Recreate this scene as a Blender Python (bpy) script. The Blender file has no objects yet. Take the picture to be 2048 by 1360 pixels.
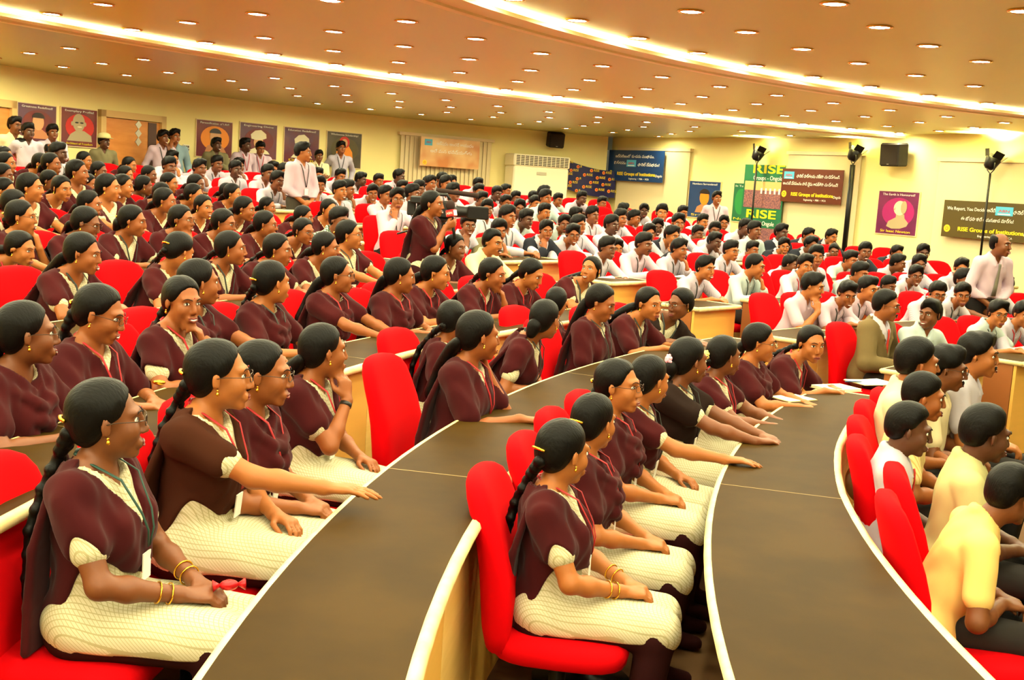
import bpy, math, random
import numpy as np
from mathutils import Matrix, Vector, Euler

# ------------------------------------------------------------------ camera
W, H, FPX = 2048, 1360, 2300.0
PITCH, ROLL, ZC = math.radians(7.7), math.radians(3.7), 2.02
scn = bpy.context.scene
COL = scn.collection
cam_d = bpy.data.cameras.new('camera')
cam = bpy.data.objects.new('camera', cam_d)
COL.objects.link(cam)
scn.camera = cam
cam_d.sensor_width = 36.0
cam_d.lens = FPX / W * 36.0
cam_d.clip_start = 0.05
_cp, _sp, _cr, _sr = math.cos(PITCH), math.sin(PITCH), math.cos(ROLL), math.sin(ROLL)
_R = Vector((_cr, _sr * _sp, _sr * _cp))
_U = Vector((-_sr, _cr * _sp, _cr * _cp))
_F = Vector((0, _cp, -_sp))
cam.matrix_world = Matrix(((_R.x, _U.x, -_F.x, 0), (_R.y, _U.y, -_F.y, 0), (_R.z, _U.z, -_F.z, ZC), (0, 0, 0, 1)))

# ------------------------------------------------------------------ world, exposure, lamp strengths
wld = bpy.data.worlds.new('world')
scn.world = wld
wld.use_nodes = True
wld.node_tree.nodes['Background'].inputs[0].default_value = (1.0, 0.92, 0.55, 1)
wld.node_tree.nodes['Background'].inputs[1].default_value = 0.05
scn.view_settings.view_transform = 'Standard'
scn.view_settings.look = 'None'
scn.view_settings.gamma = 1.0
scn.view_settings.use_curve_mapping = False
scn.view_settings.exposure = 0.95
scn.cycles.max_bounces = 5
scn.cycles.diffuse_bounces = 3
scn.cycles.glossy_bounces = 2
scn.cycles.adaptive_threshold = 0.04
DOWNLIGHT = 185.0      # emission of each recessed lamp lens
COVE = 13.0           # emission of the strip in the ceiling coves
STUDIO = 480.0        # watts of each studio lamp thrown up at the ceiling

# ------------------------------------------------------------------ helpers
CX, CY = 11.0, 2.2                      # centre of the curved rows
ROWS = 'ABCDEFGHIJK'
RD = {k: 10.41 + 1.225 * (i - 1) for i, k in enumerate(ROWS)}   # rear edge of each desk
RD['A'] = 8.92
FL = {k: 0.07 + 0.10 * (i - 1) for i, k in enumerate(ROWS)}     # tier heights
FL['A'] = 0.0
MAT = {}

def lin(c):
    return tuple(((v / 12.92) if v <= 0.04045 else ((v + 0.055) / 1.055) ** 2.4) for v in c)

def rgb(r, g, b):
    return lin((r / 255.0, g / 255.0, b / 255.0))

def mat(name, col, rough=0.6, metal=0.0, emit=None, es=1.0, spec=0.4, noise=None, bump=None, sheen=0.0, sss=0.0):
    if name in MAT:
        return MAT[name]
    m = bpy.data.materials.new(name)
    m.use_nodes = True
    nt = m.node_tree
    b = nt.nodes['Principled BSDF']
    b.inputs['Base Color'].default_value = (*col, 1)
    b.inputs['Roughness'].default_value = rough
    b.inputs['Metallic'].default_value = metal
    b.inputs['Specular IOR Level'].default_value = spec
    if sheen:
        b.inputs['Sheen Weight'].default_value = sheen
    if emit:
        b.inputs['Emission Color'].default_value = (*emit, 1)
        b.inputs['Emission Strength'].default_value = es
    if noise or bump:
        tc = nt.nodes.new('ShaderNodeTexCoord')
        mp = nt.nodes.new('ShaderNodeMapping')
        nt.links.new(tc.outputs['Object'], mp.inputs['Vector'])
    if noise:                           # (scale xyz, colour2, detail)
        sc, c2, det = noise
        mp.inputs['Scale'].default_value = sc
        n = nt.nodes.new('ShaderNodeTexNoise')
        n.inputs['Scale'].default_value = 1.0
        n.inputs['Detail'].default_value = det
        nt.links.new(mp.outputs[0], n.inputs['Vector'])
        mx = nt.nodes.new('ShaderNodeMix')
        mx.data_type = 'RGBA'
        mx.inputs[6].default_value = (*col, 1)
        mx.inputs[7].default_value = (*c2, 1)
        rp = nt.nodes.new('ShaderNodeMapRange')
        rp.inputs[1].default_value = 0.35
        rp.inputs[2].default_value = 0.65
        nt.links.new(n.outputs['Fac'], rp.inputs[0])
        nt.links.new(rp.outputs[0], mx.inputs[0])
        nt.links.new(mx.outputs[2], b.inputs['Base Color'])
    if bump:                            # (scale xyz, strength, distance)
        sc, st, di = bump
        mp2 = nt.nodes.new('ShaderNodeMapping')
        nt.links.new(tc.outputs['Object'], mp2.inputs['Vector'])
        mp2.inputs['Scale'].default_value = sc
        n2 = nt.nodes.new('ShaderNodeTexNoise')
        n2.inputs['Scale'].default_value = 1.0
        n2.inputs['Detail'].default_value = 2.0
        nt.links.new(mp2.outputs[0], n2.inputs['Vector'])
        bp = nt.nodes.new('ShaderNodeBump')
        bp.inputs['Strength'].default_value = st
        bp.inputs['Distance'].default_value = di
        nt.links.new(n2.outputs['Fac'], bp.inputs['Height'])
        nt.links.new(bp.outputs[0], b.inputs['Normal'])
    MAT[name] = m
    return m

def check_mat(name, base, line, freq=62.0, width=0.16, both=True):
    """fine woven check: two families of thin lines"""
    m = mat(name, base, 0.85, spec=0.15)
    nt = m.node_tree
    b = nt.nodes['Principled BSDF']
    tc = nt.nodes.new('ShaderNodeTexCoord')
    sep = nt.nodes.new('ShaderNodeSeparateXYZ')
    nt.links.new(tc.outputs['Object'], sep.inputs[0])
    def mth(op, a, bb):
        n = nt.nodes.new('ShaderNodeMath')
        n.operation = op
        for i, v in enumerate((a, bb)):
            if isinstance(v, (int, float)):
                n.inputs[i].default_value = v
            else:
                nt.links.new(v, n.inputs[i])
        return n.outputs[0]
    u = mth('ADD', sep.outputs[0], mth('MULTIPLY', sep.outputs[2], 1.0))
    v = mth('ADD', sep.outputs[1], mth('MULTIPLY', sep.outputs[2], 0.25))
    fs = [u, v] if both else [v]
    acc = None
    for q in fs:
        l = mth('LESS_THAN', mth('FRACT', mth('MULTIPLY', q, freq), 0.0), width)
        acc = l if acc is None else mth('MAXIMUM', acc, l)
    mx = nt.nodes.new('ShaderNodeMix')
    mx.data_type = 'RGBA'
    mx.inputs[6].default_value = (*base, 1)
    mx.inputs[7].default_value = (*line, 1)
    nt.links.new(acc, mx.inputs[0])
    nt.links.new(mx.outputs[2], b.inputs['Base Color'])
    return m

# palette
mat('skin0', rgb(160, 94, 44), 0.5, spec=0.35)
mat('skin1', rgb(140, 78, 36), 0.5, spec=0.35)
mat('skin2', rgb(112, 62, 30), 0.5, spec=0.4)
mat('skin3', rgb(82, 46, 26), 0.5, spec=0.4)
mat('lip', rgb(116, 46, 38), 0.45)
mat('eye_white', rgb(235, 228, 215), 0.3)
mat('eye_dark', rgb(20, 12, 8), 0.2)
mat('tooth', rgb(240, 235, 222), 0.3)
mat('hair', rgb(8, 5, 4), 0.48, spec=0.14, bump=((60, 190, 45), 0.5, 0.004))
mat('hair_grey', rgb(40, 32, 27), 0.5, spec=0.25, bump=((60, 190, 45), 0.5, 0.004))
mat('gold', rgb(235, 180, 60), 0.25, metal=1.0)
mat('silver', rgb(200, 195, 185), 0.25, metal=1.0)
mat('glass_frame', rgb(70, 55, 45), 0.3, metal=0.6)
mat('maroon', rgb(64, 16, 18), 0.9, spec=0.08, sheen=0.06, noise=((5, 5, 5), rgb(56, 13, 16), 3))
mat('maroon_deep', rgb(46, 16, 17), 0.9, spec=0.1)
mat('brown_cloth', rgb(58, 28, 16), 0.9, spec=0.08)
mat('black_cloth', rgb(34, 22, 18), 0.9, spec=0.1)
check_mat('check_cream', rgb(202, 194, 164), rgb(172, 162, 124), 78, .2)
mat('white_cloth', rgb(186, 178, 188), 0.85, spec=0.15)
check_mat('shirt_stripe', rgb(184, 175, 186), rgb(164, 155, 172), 90, 0.4, False)
mat('shirt_mint', rgb(168, 180, 178), 0.85, spec=0.15)
mat('shirt_pink', rgb(190, 167, 180), 0.85, spec=0.15)
mat('cream_cloth', rgb(218, 202, 160), 0.85, spec=0.15)
mat('yellow_cloth', rgb(230, 190, 112), 0.85, spec=0.15)
check_mat('yellow_stripe', rgb(240, 218, 150), rgb(214, 180, 104), 55, 0.3, False)
mat('palegreen_cloth', rgb(184, 176, 122), 0.85, spec=0.15)
mat('olive_cloth', rgb(112, 104, 74), 0.85, spec=0.15)
mat('pink_cloth', rgb(205, 84, 92), 0.85, spec=0.15)
mat('blue_cloth', rgb(120, 142, 150), 0.85, spec=0.15)
check_mat('check_shirt', rgb(200, 205, 190), rgb(70, 90, 70), 40, 0.35)
mat('suit_navy', rgb(30, 32, 42), 0.8, spec=0.2)
mat('suit_olive', rgb(104, 86, 52), 0.8, spec=0.2)
mat('trouser_dark', rgb(40, 36, 34), 0.85, spec=0.15)
mat('trouser_grey', rgb(70, 64, 54), 0.85, spec=0.15)
mat('red_ribbon', rgb(165, 24, 30), 0.6)
mat('dark_ribbon', rgb(34, 40, 34), 0.6)
mat('green_ribbon', rgb(22, 58, 48), 0.6)
mat('red_tie', rgb(190, 44, 30), 0.6)
mat('grey_tie', rgb(112, 108, 96), 0.6)
mat('card', rgb(235, 230, 220), 0.4)
mat('card_blue', rgb(60, 90, 130), 0.4)
mat('card_green', rgb(60, 110, 50), 0.4)
mat('leather', rgb(28, 20, 16), 0.4)
mat('chair_red', rgb(212, 2, 10), 0.9, spec=0.06)
mat('chair_red_seat', rgb(206, 4, 12), 0.9, spec=0.06)
mat('metal_dark', rgb(24, 24, 25), 0.4, metal=0.5)
mat('desk_top', rgb(62, 43, 14), 0.5, spec=0.03, noise=((3, 3, 3), rgb(51, 35, 11), 5))
mat('seam', rgb(150, 124, 74), 0.5)
mat('edge_trim', rgb(236, 214, 158), 0.5, noise=((14, 14, 14), rgb(222, 196, 136), 3))
mat('desk_wood', rgb(228, 174, 82), 0.45, noise=((2, 2, 26), rgb(224, 172, 80), 3))
mat('desk_wood_pale', rgb(240, 200, 116), 0.45, noise=((2, 2, 26), rgb(232, 190, 102), 3))
mat('desk_end', rgb(150, 88, 40), 0.5)
mat('wall_paint', rgb(250, 234, 160), 0.8, spec=0.2)
mat('ceiling_paint', rgb(214, 206, 122), 0.38, spec=0.4)
mat('ceiling_outer', rgb(186, 178, 104), 0.34, spec=0.45)
mat('fascia', rgb(252, 236, 196), 0.6)
mat('floor_carpet', rgb(96, 66, 36), 0.9)
mat('lamp_ring', rgb(226, 170, 70), 0.25, metal=1.0)
mat('lamp_lens', (1, 1, 1), 0.4, emit=(1.0, 0.96, 0.60), es=DOWNLIGHT)
mat('cove_strip', (1, 1, 1), 0.4, emit=(1.0, 0.94, 0.58), es=COVE)

def newobj(name, me, parent=None, m=None):
    o = bpy.data.objects.new(name, me)
    COL.objects.link(o)
    if parent is not None:
        o.parent = parent
    if m is not None and me is not None:
        ms = m if isinstance(m, (list, tuple)) else [m]
        if len(me.materials) == 0:
            for k in ms:
                me.materials.append(MAT[k])
    return o

def tag(o, label=None, cat=None, group=None, kind=None):
    if label:
        o['label'] = label
    if cat:
        o['category'] = cat
    if group:
        o['group'] = group
    if kind:
        o['kind'] = kind
    return o

def empty(name, loc=(0, 0, 0), rz=0.0, label=None, cat=None, group=None):
    o = bpy.data.objects.new(name, None)
    COL.objects.link(o)
    o.location = loc
    o.rotation_euler = (0, 0, rz)
    o.empty_display_size = 0.1
    return tag(o, label, cat, group)

def mesh_np(name, v, f, smooth=True, mi=None):
    """v (n,3); f list/array of quads or tris (uniform) or list of mixed"""
    me = bpy.data.meshes.new(name)
    if isinstance(f, np.ndarray):
        n, k = f.shape
        me.vertices.add(len(v))
        me.vertices.foreach_set('co', np.asarray(v, np.float32).ravel())
        me.loops.add(n * k)
        me.loops.foreach_set('vertex_index', f.astype(np.int32).ravel())
        me.polygons.add(n)
        me.polygons.foreach_set('loop_start', np.arange(0, n * k, k, dtype=np.int32))
        me.polygons.foreach_set('loop_total', np.full(n, k, np.int32))
        if smooth:
            me.polygons.foreach_set('use_smooth', np.ones(n, bool))
        if mi is not None:
            me.polygons.foreach_set('material_index', np.asarray(mi, np.int32))
        me.update(calc_edges=True)
    else:
        me.from_pydata([tuple(map(float, p)) for p in v], [], f)
        if smooth:
            me.polygons.foreach_set('use_smooth', np.ones(len(me.polygons), bool))
        if mi is not None:
            me.polygons.foreach_set('material_index', np.asarray(mi, np.int32))
        me.update()
    return me

class MB:
    """collects simple shapes into one mesh"""
    def __init__(s):
        s.v, s.f, s.m = [], [], []
        s.cur = 0
    def add(s, v, f):
        o = len(s.v)
        s.v += [tuple(p) for p in v]
        s.f += [tuple(i + o for i in q) for q in f]
        s.m += [s.cur] * len(f)
    def box(s, c, d, M=None, bev=0.0):
        x, y, z = d[0] / 2, d[1] / 2, d[2] / 2
        if bev <= 0:
            v = [Vector((i * x, j * y, k * z)) for i in (-1, 1) for j in (-1, 1) for k in (-1, 1)]
            f = [(0, 1, 3, 2), (4, 6, 7, 5), (0, 4, 5, 1), (2, 3, 7, 6), (0, 2, 6, 4), (1, 5, 7, 3)]
        else:
            b = min(bev, x * .9, y * .9, z * .9)
            v, idx = [], {}
            for i in (-1, 1):
                for j in (-1, 1):
                    for k in (-1, 1):
                        for a in range(3):
                            p = [i * (x - b), j * (y - b), k * (z - b)]
                            p[a] = (i * x, j * y, k * z)[a]
                            idx[(i, j, k, a)] = len(v)
                            v.append(Vector(p))
            f = []
            for a in range(3):
                for sg in (-1, 1):
                    o = [q for q in range(3) if q != a]
                    loop = []
                    for (s1, s2) in ((-1, -1), (1, -1), (1, 1), (-1, 1)):
                        t = [0, 0, 0]
                        t[a] = sg
                        t[o[0]] = s1
                        t[o[1]] = s2
                        loop.append(idx[(t[0], t[1], t[2], a)])
                    flip = (sg == 1) == (a == 1)
                    f.append(tuple(loop[::-1]) if flip else tuple(loop))
            for a in range(3):
                b1, b2 = [q for q in range(3) if q != a]
                for s1 in (-1, 1):
                    for s2 in (-1, 1):
                        q = []
                        for (sa, w) in ((-1, b1), (1, b1), (1, b2), (-1, b2)):
                            t = [0, 0, 0]
                            t[a] = sa
                            t[b1] = s1
                            t[b2] = s2
                            q.append(idx[(t[0], t[1], t[2], w)])
                        f.append(tuple(q))
            for i in (-1, 1):
                for j in (-1, 1):
                    for k in (-1, 1):
                        f.append(tuple(idx[(i, j, k, a)] for a in range(3)))
        c = Vector(c)
        v = [((M @ p) if M is not None else p) + c for p in v]
        s.add(v, f)
        return s
    def tube(s, pts, r, n=8, caps=True, flat=1.0):
        pts = [Vector(p) for p in pts]
        rs = r if isinstance(r, (list, tuple)) else [r] * len(pts)
        o = len(s.v)
        up = Vector((0, 0, 1))
        for i, p in enumerate(pts):
            t = (pts[min(i + 1, len(pts) - 1)] - pts[max(i - 1, 0)])
            t = t.normalized() if t.length > 1e-9 else Vector((0, 0, 1))
            if i == 0:
                a = t.cross(up)
                if a.length < 1e-3:
                    a = t.cross(Vector((1, 0, 0)))
            else:
                a = pa - t * pa.dot(t)
            a.normalize()
            pa = a
            b = t.cross(a)
            for k in range(n):
                w = 2 * math.pi * k / n
                s.v.append(tuple(p + a * (math.cos(w) * rs[i]) + b * (math.sin(w) * rs[i] * flat)))
        F = []
        for i in range(len(pts) - 1):
            for k in range(n):
                F.append((o + i * n + k, o + i * n + (k + 1) % n, o + (i + 1) * n + (k + 1) % n, o + (i + 1) * n + k))
        if caps:
            F.append(tuple(o + k for k in range(n - 1, -1, -1)))
            F.append(tuple(o + (len(pts) - 1) * n + k for k in range(n)))
        s.f += F
        s.m += [s.cur] * len(F)
        return s
    def lathe(s, prof, n=16, M=None, c=(0, 0, 0)):
        o = len(s.v)
        c = Vector(c)
        for (r, z) in prof:
            for k in range(n):
                w = 2 * math.pi * k / n
                p = Vector((r * math.cos(w), r * math.sin(w), z))
                s.v.append(tuple(((M @ p) if M is not None else p) + c))
        F = []
        for i in range(len(prof) - 1):
            for k in range(n):
                F.append((o + i * n + k, o + i * n + (k + 1) % n, o + (i + 1) * n + (k + 1) % n, o + (i + 1) * n + k))
        F.append(tuple(o + k for k in range(n - 1, -1, -1)))
        F.append(tuple(o + (len(prof) - 1) * n + k for k in range(n)))
        s.f += F
        s.m += [s.cur] * len(F)
        return s
    def ball(s, c, r, n=10, m=6, M=None):
        rr = r if isinstance(r, (list, tuple)) else (r, r, r)
        prof = []
        o = len(s.v)
        c = Vector(c)
        for i in range(m + 1):
            a = math.pi * (i / m) * 0.98 + 0.0314
            for k in range(n):
                w = 2 * math.pi * k / n
                p = Vector((rr[0] * math.sin(a) * math.cos(w), rr[1] * math.sin(a) * math.sin(w), -rr[2] * math.cos(a)))
                s.v.append(tuple(((M @ p) if M is not None else p) + c))
        F = []
        for i in range(m):
            for k in range(n):
                F.append((o + i * n + k, o + i * n + (k + 1) % n, o + (i + 1) * n + (k + 1) % n, o + (i + 1) * n + k))
        F.append(tuple(o + k for k in range(n - 1, -1, -1)))
        F.append(tuple(o + m * n + k for k in range(n)))
        s.f += F
        s.m += [s.cur] * len(F)
        return s
    def mesh(s, name, smooth=False):
        return mesh_np(name, s.v, s.f, smooth, s.m if any(s.m) else None)
    def build(s, name, m, parent=None, smooth=False):
        return newobj(name, s.mesh(name, smooth), parent, m)

def pol(r, th, z=0.0):
    a = math.radians(th)
    return Vector((CX + r * math.cos(a), CY + r * math.sin(a), z))

# ------------------------------------------------------------------ figures: smooth fields turned into continuous meshes
def V3(*a):
    return np.array(a, dtype=np.float64)

def nrm(v):
    return v / max(1e-9, np.linalg.norm(v))

def Rx(a):
    c, s = math.cos(a), math.sin(a)
    return np.array([[1, 0, 0], [0, c, -s], [0, s, c]])

def Ry(a):
    c, s = math.cos(a), math.sin(a)
    return np.array([[c, 0, s], [0, 1, 0], [-s, 0, c]])

def Rz(a):
    c, s = math.cos(a), math.sin(a)
    return np.array([[c, -s, 0], [s, c, 0], [0, 0, 1]])

class Field:
    def __init__(s):
        s.p = []
        s.post = []
    def cap(s, a, b, ra, rb=None, k=0.02, op=1):
        rb = ra if rb is None else rb
        a, b = np.asarray(a, float), np.asarray(b, float)
        r = max(ra, rb)
        s.p.append(('c', (a, b, ra, rb), k, op, np.minimum(a, b) - r, np.maximum(a, b) + r))
        return s
    def ell(s, c, r, R=None, k=0.02, op=1):
        c = np.asarray(c, float)
        r = np.asarray(r if not isinstance(r, (int, float)) else (r, r, r), float)
        R = np.eye(3) if R is None else R
        e = np.sqrt(((R * r[None, :]) ** 2).sum(1))
        s.p.append(('e', (c, r, R), k, op, c - e, c + e))
        return s
    @staticmethod
    def ev(kind, q, X, Y, Z):
        if kind == 'c':
            a, b, ra, rb = q
            ab = b - a
            l2 = max(1e-9, float(ab @ ab))
            px, py, pz = X - a[0], Y - a[1], Z - a[2]
            h = np.clip((px * ab[0] + py * ab[1] + pz * ab[2]) / l2, 0, 1)
            return np.sqrt((px - h * ab[0]) ** 2 + (py - h * ab[1]) ** 2 + (pz - h * ab[2]) ** 2) - (ra + (rb - ra) * h)
        c, r, R = q
        px, py, pz = X - c[0], Y - c[1], Z - c[2]
        k0 = 0
        k1 = 0
        for i in range(3):
            w = px * R[0, i] + py * R[1, i] + pz * R[2, i]
            k0 = k0 + (w / r[i]) ** 2
            k1 = k1 + (w / (r[i] * r[i])) ** 2
        k0 = np.sqrt(k0)
        return k0 * (k0 - 1.0) / np.sqrt(k1 + 1e-8)
    @staticmethod
    def mix(d, e, k, op):
        if op == 1:
            h = np.maximum(k - np.abs(d - e), 0) / k
            return np.minimum(d, e) - h * h * k * 0.25
        e = -e
        h = np.maximum(k - np.abs(d - e), 0) / k
        return np.maximum(d, e) + h * h * k * 0.25
    def at(s, P):
        P = np.atleast_2d(np.asarray(P, float))
        d = np.full(len(P), 1.0)
        for kind, q, k, op, lo, hi in s.p:
            d = s.mix(d, s.ev(kind, q, P[:, 0], P[:, 1], P[:, 2]), k, op)
        for fn in s.post:
            d = fn(P[:, 0], P[:, 1], P[:, 2], d)
        return d
    def mesh(s, res):
        lo = np.min([p[4] for p in s.p if p[3] == 1], 0) - 2.5 * res
        hi = np.max([p[5] for p in s.p if p[3] == 1], 0) + 2.5 * res
        n = np.ceil((hi - lo) / res).astype(int) + 1
        ax = [(lo[i] + res * np.arange(n[i])).astype(np.float32) for i in range(3)]
        d = np.full(tuple(n), 0.2, np.float32)
        for kind, q, k, op, l, h in s.p:
            m = k + 2.2 * res
            i0 = np.maximum(0, np.floor((l - m - lo) / res).astype(int))
            i1 = np.minimum(n, np.ceil((h + m - lo) / res).astype(int) + 1)
            if (i1 <= i0).any():
                continue
            sl = tuple(slice(i0[i], i1[i]) for i in range(3))
            X = ax[0][sl[0]][:, None, None]
            Y = ax[1][sl[1]][None, :, None]
            Z = ax[2][sl[2]][None, None, :]
            q32 = tuple(v.astype(np.float32) if isinstance(v, np.ndarray) else np.float32(v) for v in q)
            d[sl] = s.mix(d[sl], s.ev(kind, q32, X, Y, Z), np.float32(k), op)
        for fn in s.post:
            d = fn(ax[0][:, None, None], ax[1][None, :, None], ax[2][None, None, :], d).astype(np.float32)
        d[[0, -1]] = 0.2
        d[:, [0, -1]] = 0.2
        d[:, :, [0, -1]] = 0.2
        return nets(d, ax)

def nets(d, ax):
    s = d < 0
    c = s[:-1, :-1, :-1].astype(np.int8)
    for i in (0, 1):
        for j in (0, 1):
            for k in (0, 1):
                if i + j + k:
                    c = c + s[i:s.shape[0] - 1 + i, j:s.shape[1] - 1 + j, k:s.shape[2] - 1 + k]
    act = (c > 0) & (c < 8)
    ii = np.argwhere(act)
    if len(ii) == 0:
        return np.zeros((0, 3)), np.zeros((0, 4), int)
    vid = np.full(act.shape, -1, np.int32)
    vid[act] = np.arange(len(ii))
    off = np.array([(a, b, e) for a in (0, 1) for b in (0, 1) for e in (0, 1)])
    val = np.stack([d[ii[:, 0] + o[0], ii[:, 1] + o[1], ii[:, 2] + o[2]] for o in off], 1)
    acc = np.zeros((len(ii), 3))
    cnt = np.zeros(len(ii))
    for a in range(8):
        for b in range(a + 1, 8):
            if np.abs(off[a] - off[b]).sum() != 1:
                continue
            va, vb = val[:, a], val[:, b]
            cr = (va < 0) != (vb < 0)
            t = np.where(cr, va / np.where(va == vb, 1, va - vb), 0)
            p = off[a] + t[:, None] * (off[b] - off[a])
            acc += np.where(cr[:, None], p, 0)
            cnt += cr
    loc = acc / np.maximum(cnt, 1)[:, None]
    res = ax[0][1] - ax[0][0]
    v = np.stack([ax[i][0] + (ii[:, i] + loc[:, i]) * res for i in range(3)], 1)
    quads = []
    for a in range(3):
        b, e = (a + 1) % 3, (a + 2) % 3
        sa = np.moveaxis(s, (a, b, e), (0, 1, 2))
        va = np.moveaxis(vid, (a, b, e), (0, 1, 2))
        x0 = sa[:-1, 1:-1, 1:-1]
        x1 = sa[1:, 1:-1, 1:-1]
        for flip in (0, 1):
            q = np.argwhere((x0 & ~x1) if flip == 0 else (~x0 & x1))
            if not len(q):
                continue
            i, j, k = q[:, 0], q[:, 1], q[:, 2]
            F = np.stack([va[i, j, k], va[i, j + 1, k], va[i, j + 1, k + 1], va[i, j, k + 1]], 1)
            quads.append(F if flip == 0 else F[:, ::-1])
    return v, np.concatenate(quads)

# ---- head (local frame: +x out of the face, +z up, origin between the ears)
def head_prims(F, M, t, male):
    g = lambda *p: M @ V3(*p) + t
    jw = 1.06 if male else 1.0
    F.ell(g(-.012, 0, .035), (.094, .075, .083), M, .02)
    F.ell(g(.030, 0, -.030), (.060, (.057 if male else .054), .082), M, .04)
    F.ell(g(.012, 0, -.052), (.055, .052 * jw, .045), M, .03)
    F.ell(g(.066, 0, -.096), (.019, .022 * jw, .017), M, .03)
    for s in (-1, 1):
        F.ell(g(.058, .036 * s, -.028), (.024, .022, .026), M, .03)
        F.cap(g(.074 if male else .071, .042 * s, .025), g(.084 if male else .081, .012 * s, .025), .011 if male else .009, .011 if male else .009, .02)
    for s in (-1, 1):
        F.ell(g(.097, .031 * s, .004), (.017, .019, .012), M, .014, -1)
    F.cap(g(.087, 0, .012), g(.103, 0, -.030), .008, .0115, .014)
    for s in (-1, 1):
        F.ell(g(.094, .011 * s, -.036), (.010, .008, .007), M, .008)
        F.ell(g(-.006, .077 * s, -.006), (.017, .0075, .031), M @ Rz(-.35 * s), .006)
        F.ell(g(.004, .084 * s, -.004), (.009, .004, .018), M, .004, -1)
    F.cap(g(.083, -.018, -.066), g(.083, .018, -.066), .012, .012, .014)
    F.cap(g(.084, -.016, -.074), g(.084, .016, -.074), .008, .008, .008)

_hf = Field()
head_prims(_hf, np.eye(3), np.zeros(3), False)

def face_x(y, z):
    x = 0.14
    for _ in range(60):
        e = float(_hf.at([(x, y, z)])[0])
        if e < 5e-4:
            break
        x -= max(e, 5e-4) * 0.9
    return x

def feature_meshes():
    M = {}
    for s in (-1, 1):
        b = MB()
        x = face_x(.031 * s, .005)
        R = Matrix.Rotation(.28 * s, 3, 'Z')
        b.cur = 0
        b.ball((x - .0013, .031 * s, .004), (.0056, .0145, .0072), 12, 6, R)
        b.cur = 1
        b.ball((x + .0015, .0305 * s, .0045), (.0044, .0062, .0064), 10, 6)
        pts = [(face_x(y * s, z) + .0012, y * s, z) for y, z in ((.0165, .004), (.022, .0095), (.031, .0118), (.040, .0095), (.047, .004))]
        b.tube(pts, [.0006, .0013, .0016, .0014, .0008], 6)
        M['eye', s] = b.mesh('eye', True)
    for nm, th in (('brow_f', .0022), ('brow_m', .0032)):
        for s in (-1, 1):
            b = MB()
            pts = [(face_x(y * s, z) + .0006, y * s, z) for y, z in ((.011, .0225), (.020, .0268), (.032, .0300), (.042, .0285), (.051, .0235))]
            b.tube(pts, [th * .8, th, th, th * .8, th * .4], 6)
            M[nm, s] = b.mesh('eyebrow', True)
    for nm, sm in (('mouth', .25), ('mouth_smile', 1.0)):
        b = MB()
        ys = [-.025, -.016, -.006, 0, .006, .016, .025]
        up = lambda y: .006 * sm * (abs(y) / .025) ** 1.6
        b.cur = 0
        b.tube([(face_x(y, -.0655 + up(y)) + .0002, y, -.0655 + up(y) + .003 * sm * (1 - (y / .025) ** 2) + (.0008 if abs(y) > .003 else -.0005)) for y in ys], [.001, .003, .0038, .0036, .0038, .003, .001], 8)
        b.tube([(face_x(y, -.0735 + up(y)) + .0002, y, -.0735 + up(y) * 1.15 - .003 * sm * (1 - (y / .025) ** 2)) for y in ys], [.001, .0034, .0045, .0048, .0045, .0034, .001], 8)
        if sm > .5:
            b.cur = 1
            b.tube([(face_x(y, -.069) + .0012, y, -.0693 + up(y)) for y in ys[1:-1]], [.0016, .0034, .0038, .0034, .0016], 6)
        M[nm] = b.mesh('mouth', True)
    b = MB()
    pts = [(face_x(y, z) + .001, y, z) for y, z in ((-.030, -.064), (-.02, -.055), (-.008, -.0525), (0, -.0535), (.008, -.0525), (.02, -.055), (.030, -.064))]
    b.tube(pts, [.002, .0052, .006, .005, .006, .0052, .002], 6)
    M['moustache'] = b.mesh('moustache', True)
    b = MB()
    xg = .106
    for s in (-1, 1):
        ring = []
        for k in range(15):
            a = 2 * math.pi * k / 14
            ca, sa = math.cos(a), math.sin(a)
            y = .031 + .0215 * math.copysign(abs(ca) ** .7, ca)
            z = .002 + .0145 * math.copysign(abs(sa) ** .7, sa)
            ring.append((xg - .22 * max(0, y - .02), y * s, z))
        b.tube(ring, .0014, 5, False)
        b.tube([(xg - .008, .0525 * s, .006), (xg - .03, .074 * s, .007), (.02, .081 * s, .008), (-.012, .082 * s, .004)], .0014, 5)
    b.tube([(xg - .001, -.0095, .004), (xg + .002, 0, .007), (xg - .001, .0095, .004)], .0014, 5)
    M['glasses'] = b.mesh('glasses', True)
    for s in (-1, 1):
        b = MB()
        b.ball((-.002, .083 * s, -.034), .0042, 8, 5)
        b.lathe([(.001, .004), (.004, .0), (.0062, -.006), (.0052, -.009), (.001, -.012)], 8, None, (-.002, .0835 * s, -.040))
        M['earring', s] = b.mesh('earring', True)
    b = MB()
    b.ball((face_x(0, .034) + .0002, 0, .034), (.0015, .0035, .0035), 8, 4)
    M['bindi'] = b.mesh('bindi', True)
    b = MB()
    R = Matrix.Rotation(math.radians(-12), 3, 'Y')
    for i in range(3):
        n = 7 - i
        for k in range(n):
            a = 2 * math.pi * k / n + i * .4
            rr = .021 - .007 * i
            b.ball((-.122 - .006 * i, rr * math.cos(a), .004 + rr * math.sin(a)), (.006, .010, .010), 8, 4)
    M['flower'] = b.mesh('flower', True)
    b = MB()
    b.tube([(-.112, -.035, .012), (-.122, -.015, .016), (-.124, .015, .016), (-.112, .035, .012)], .0055, 8)
    M['clip'] = b.mesh('hair_clip', True)
    return M

FEAT = feature_meshes()

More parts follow.
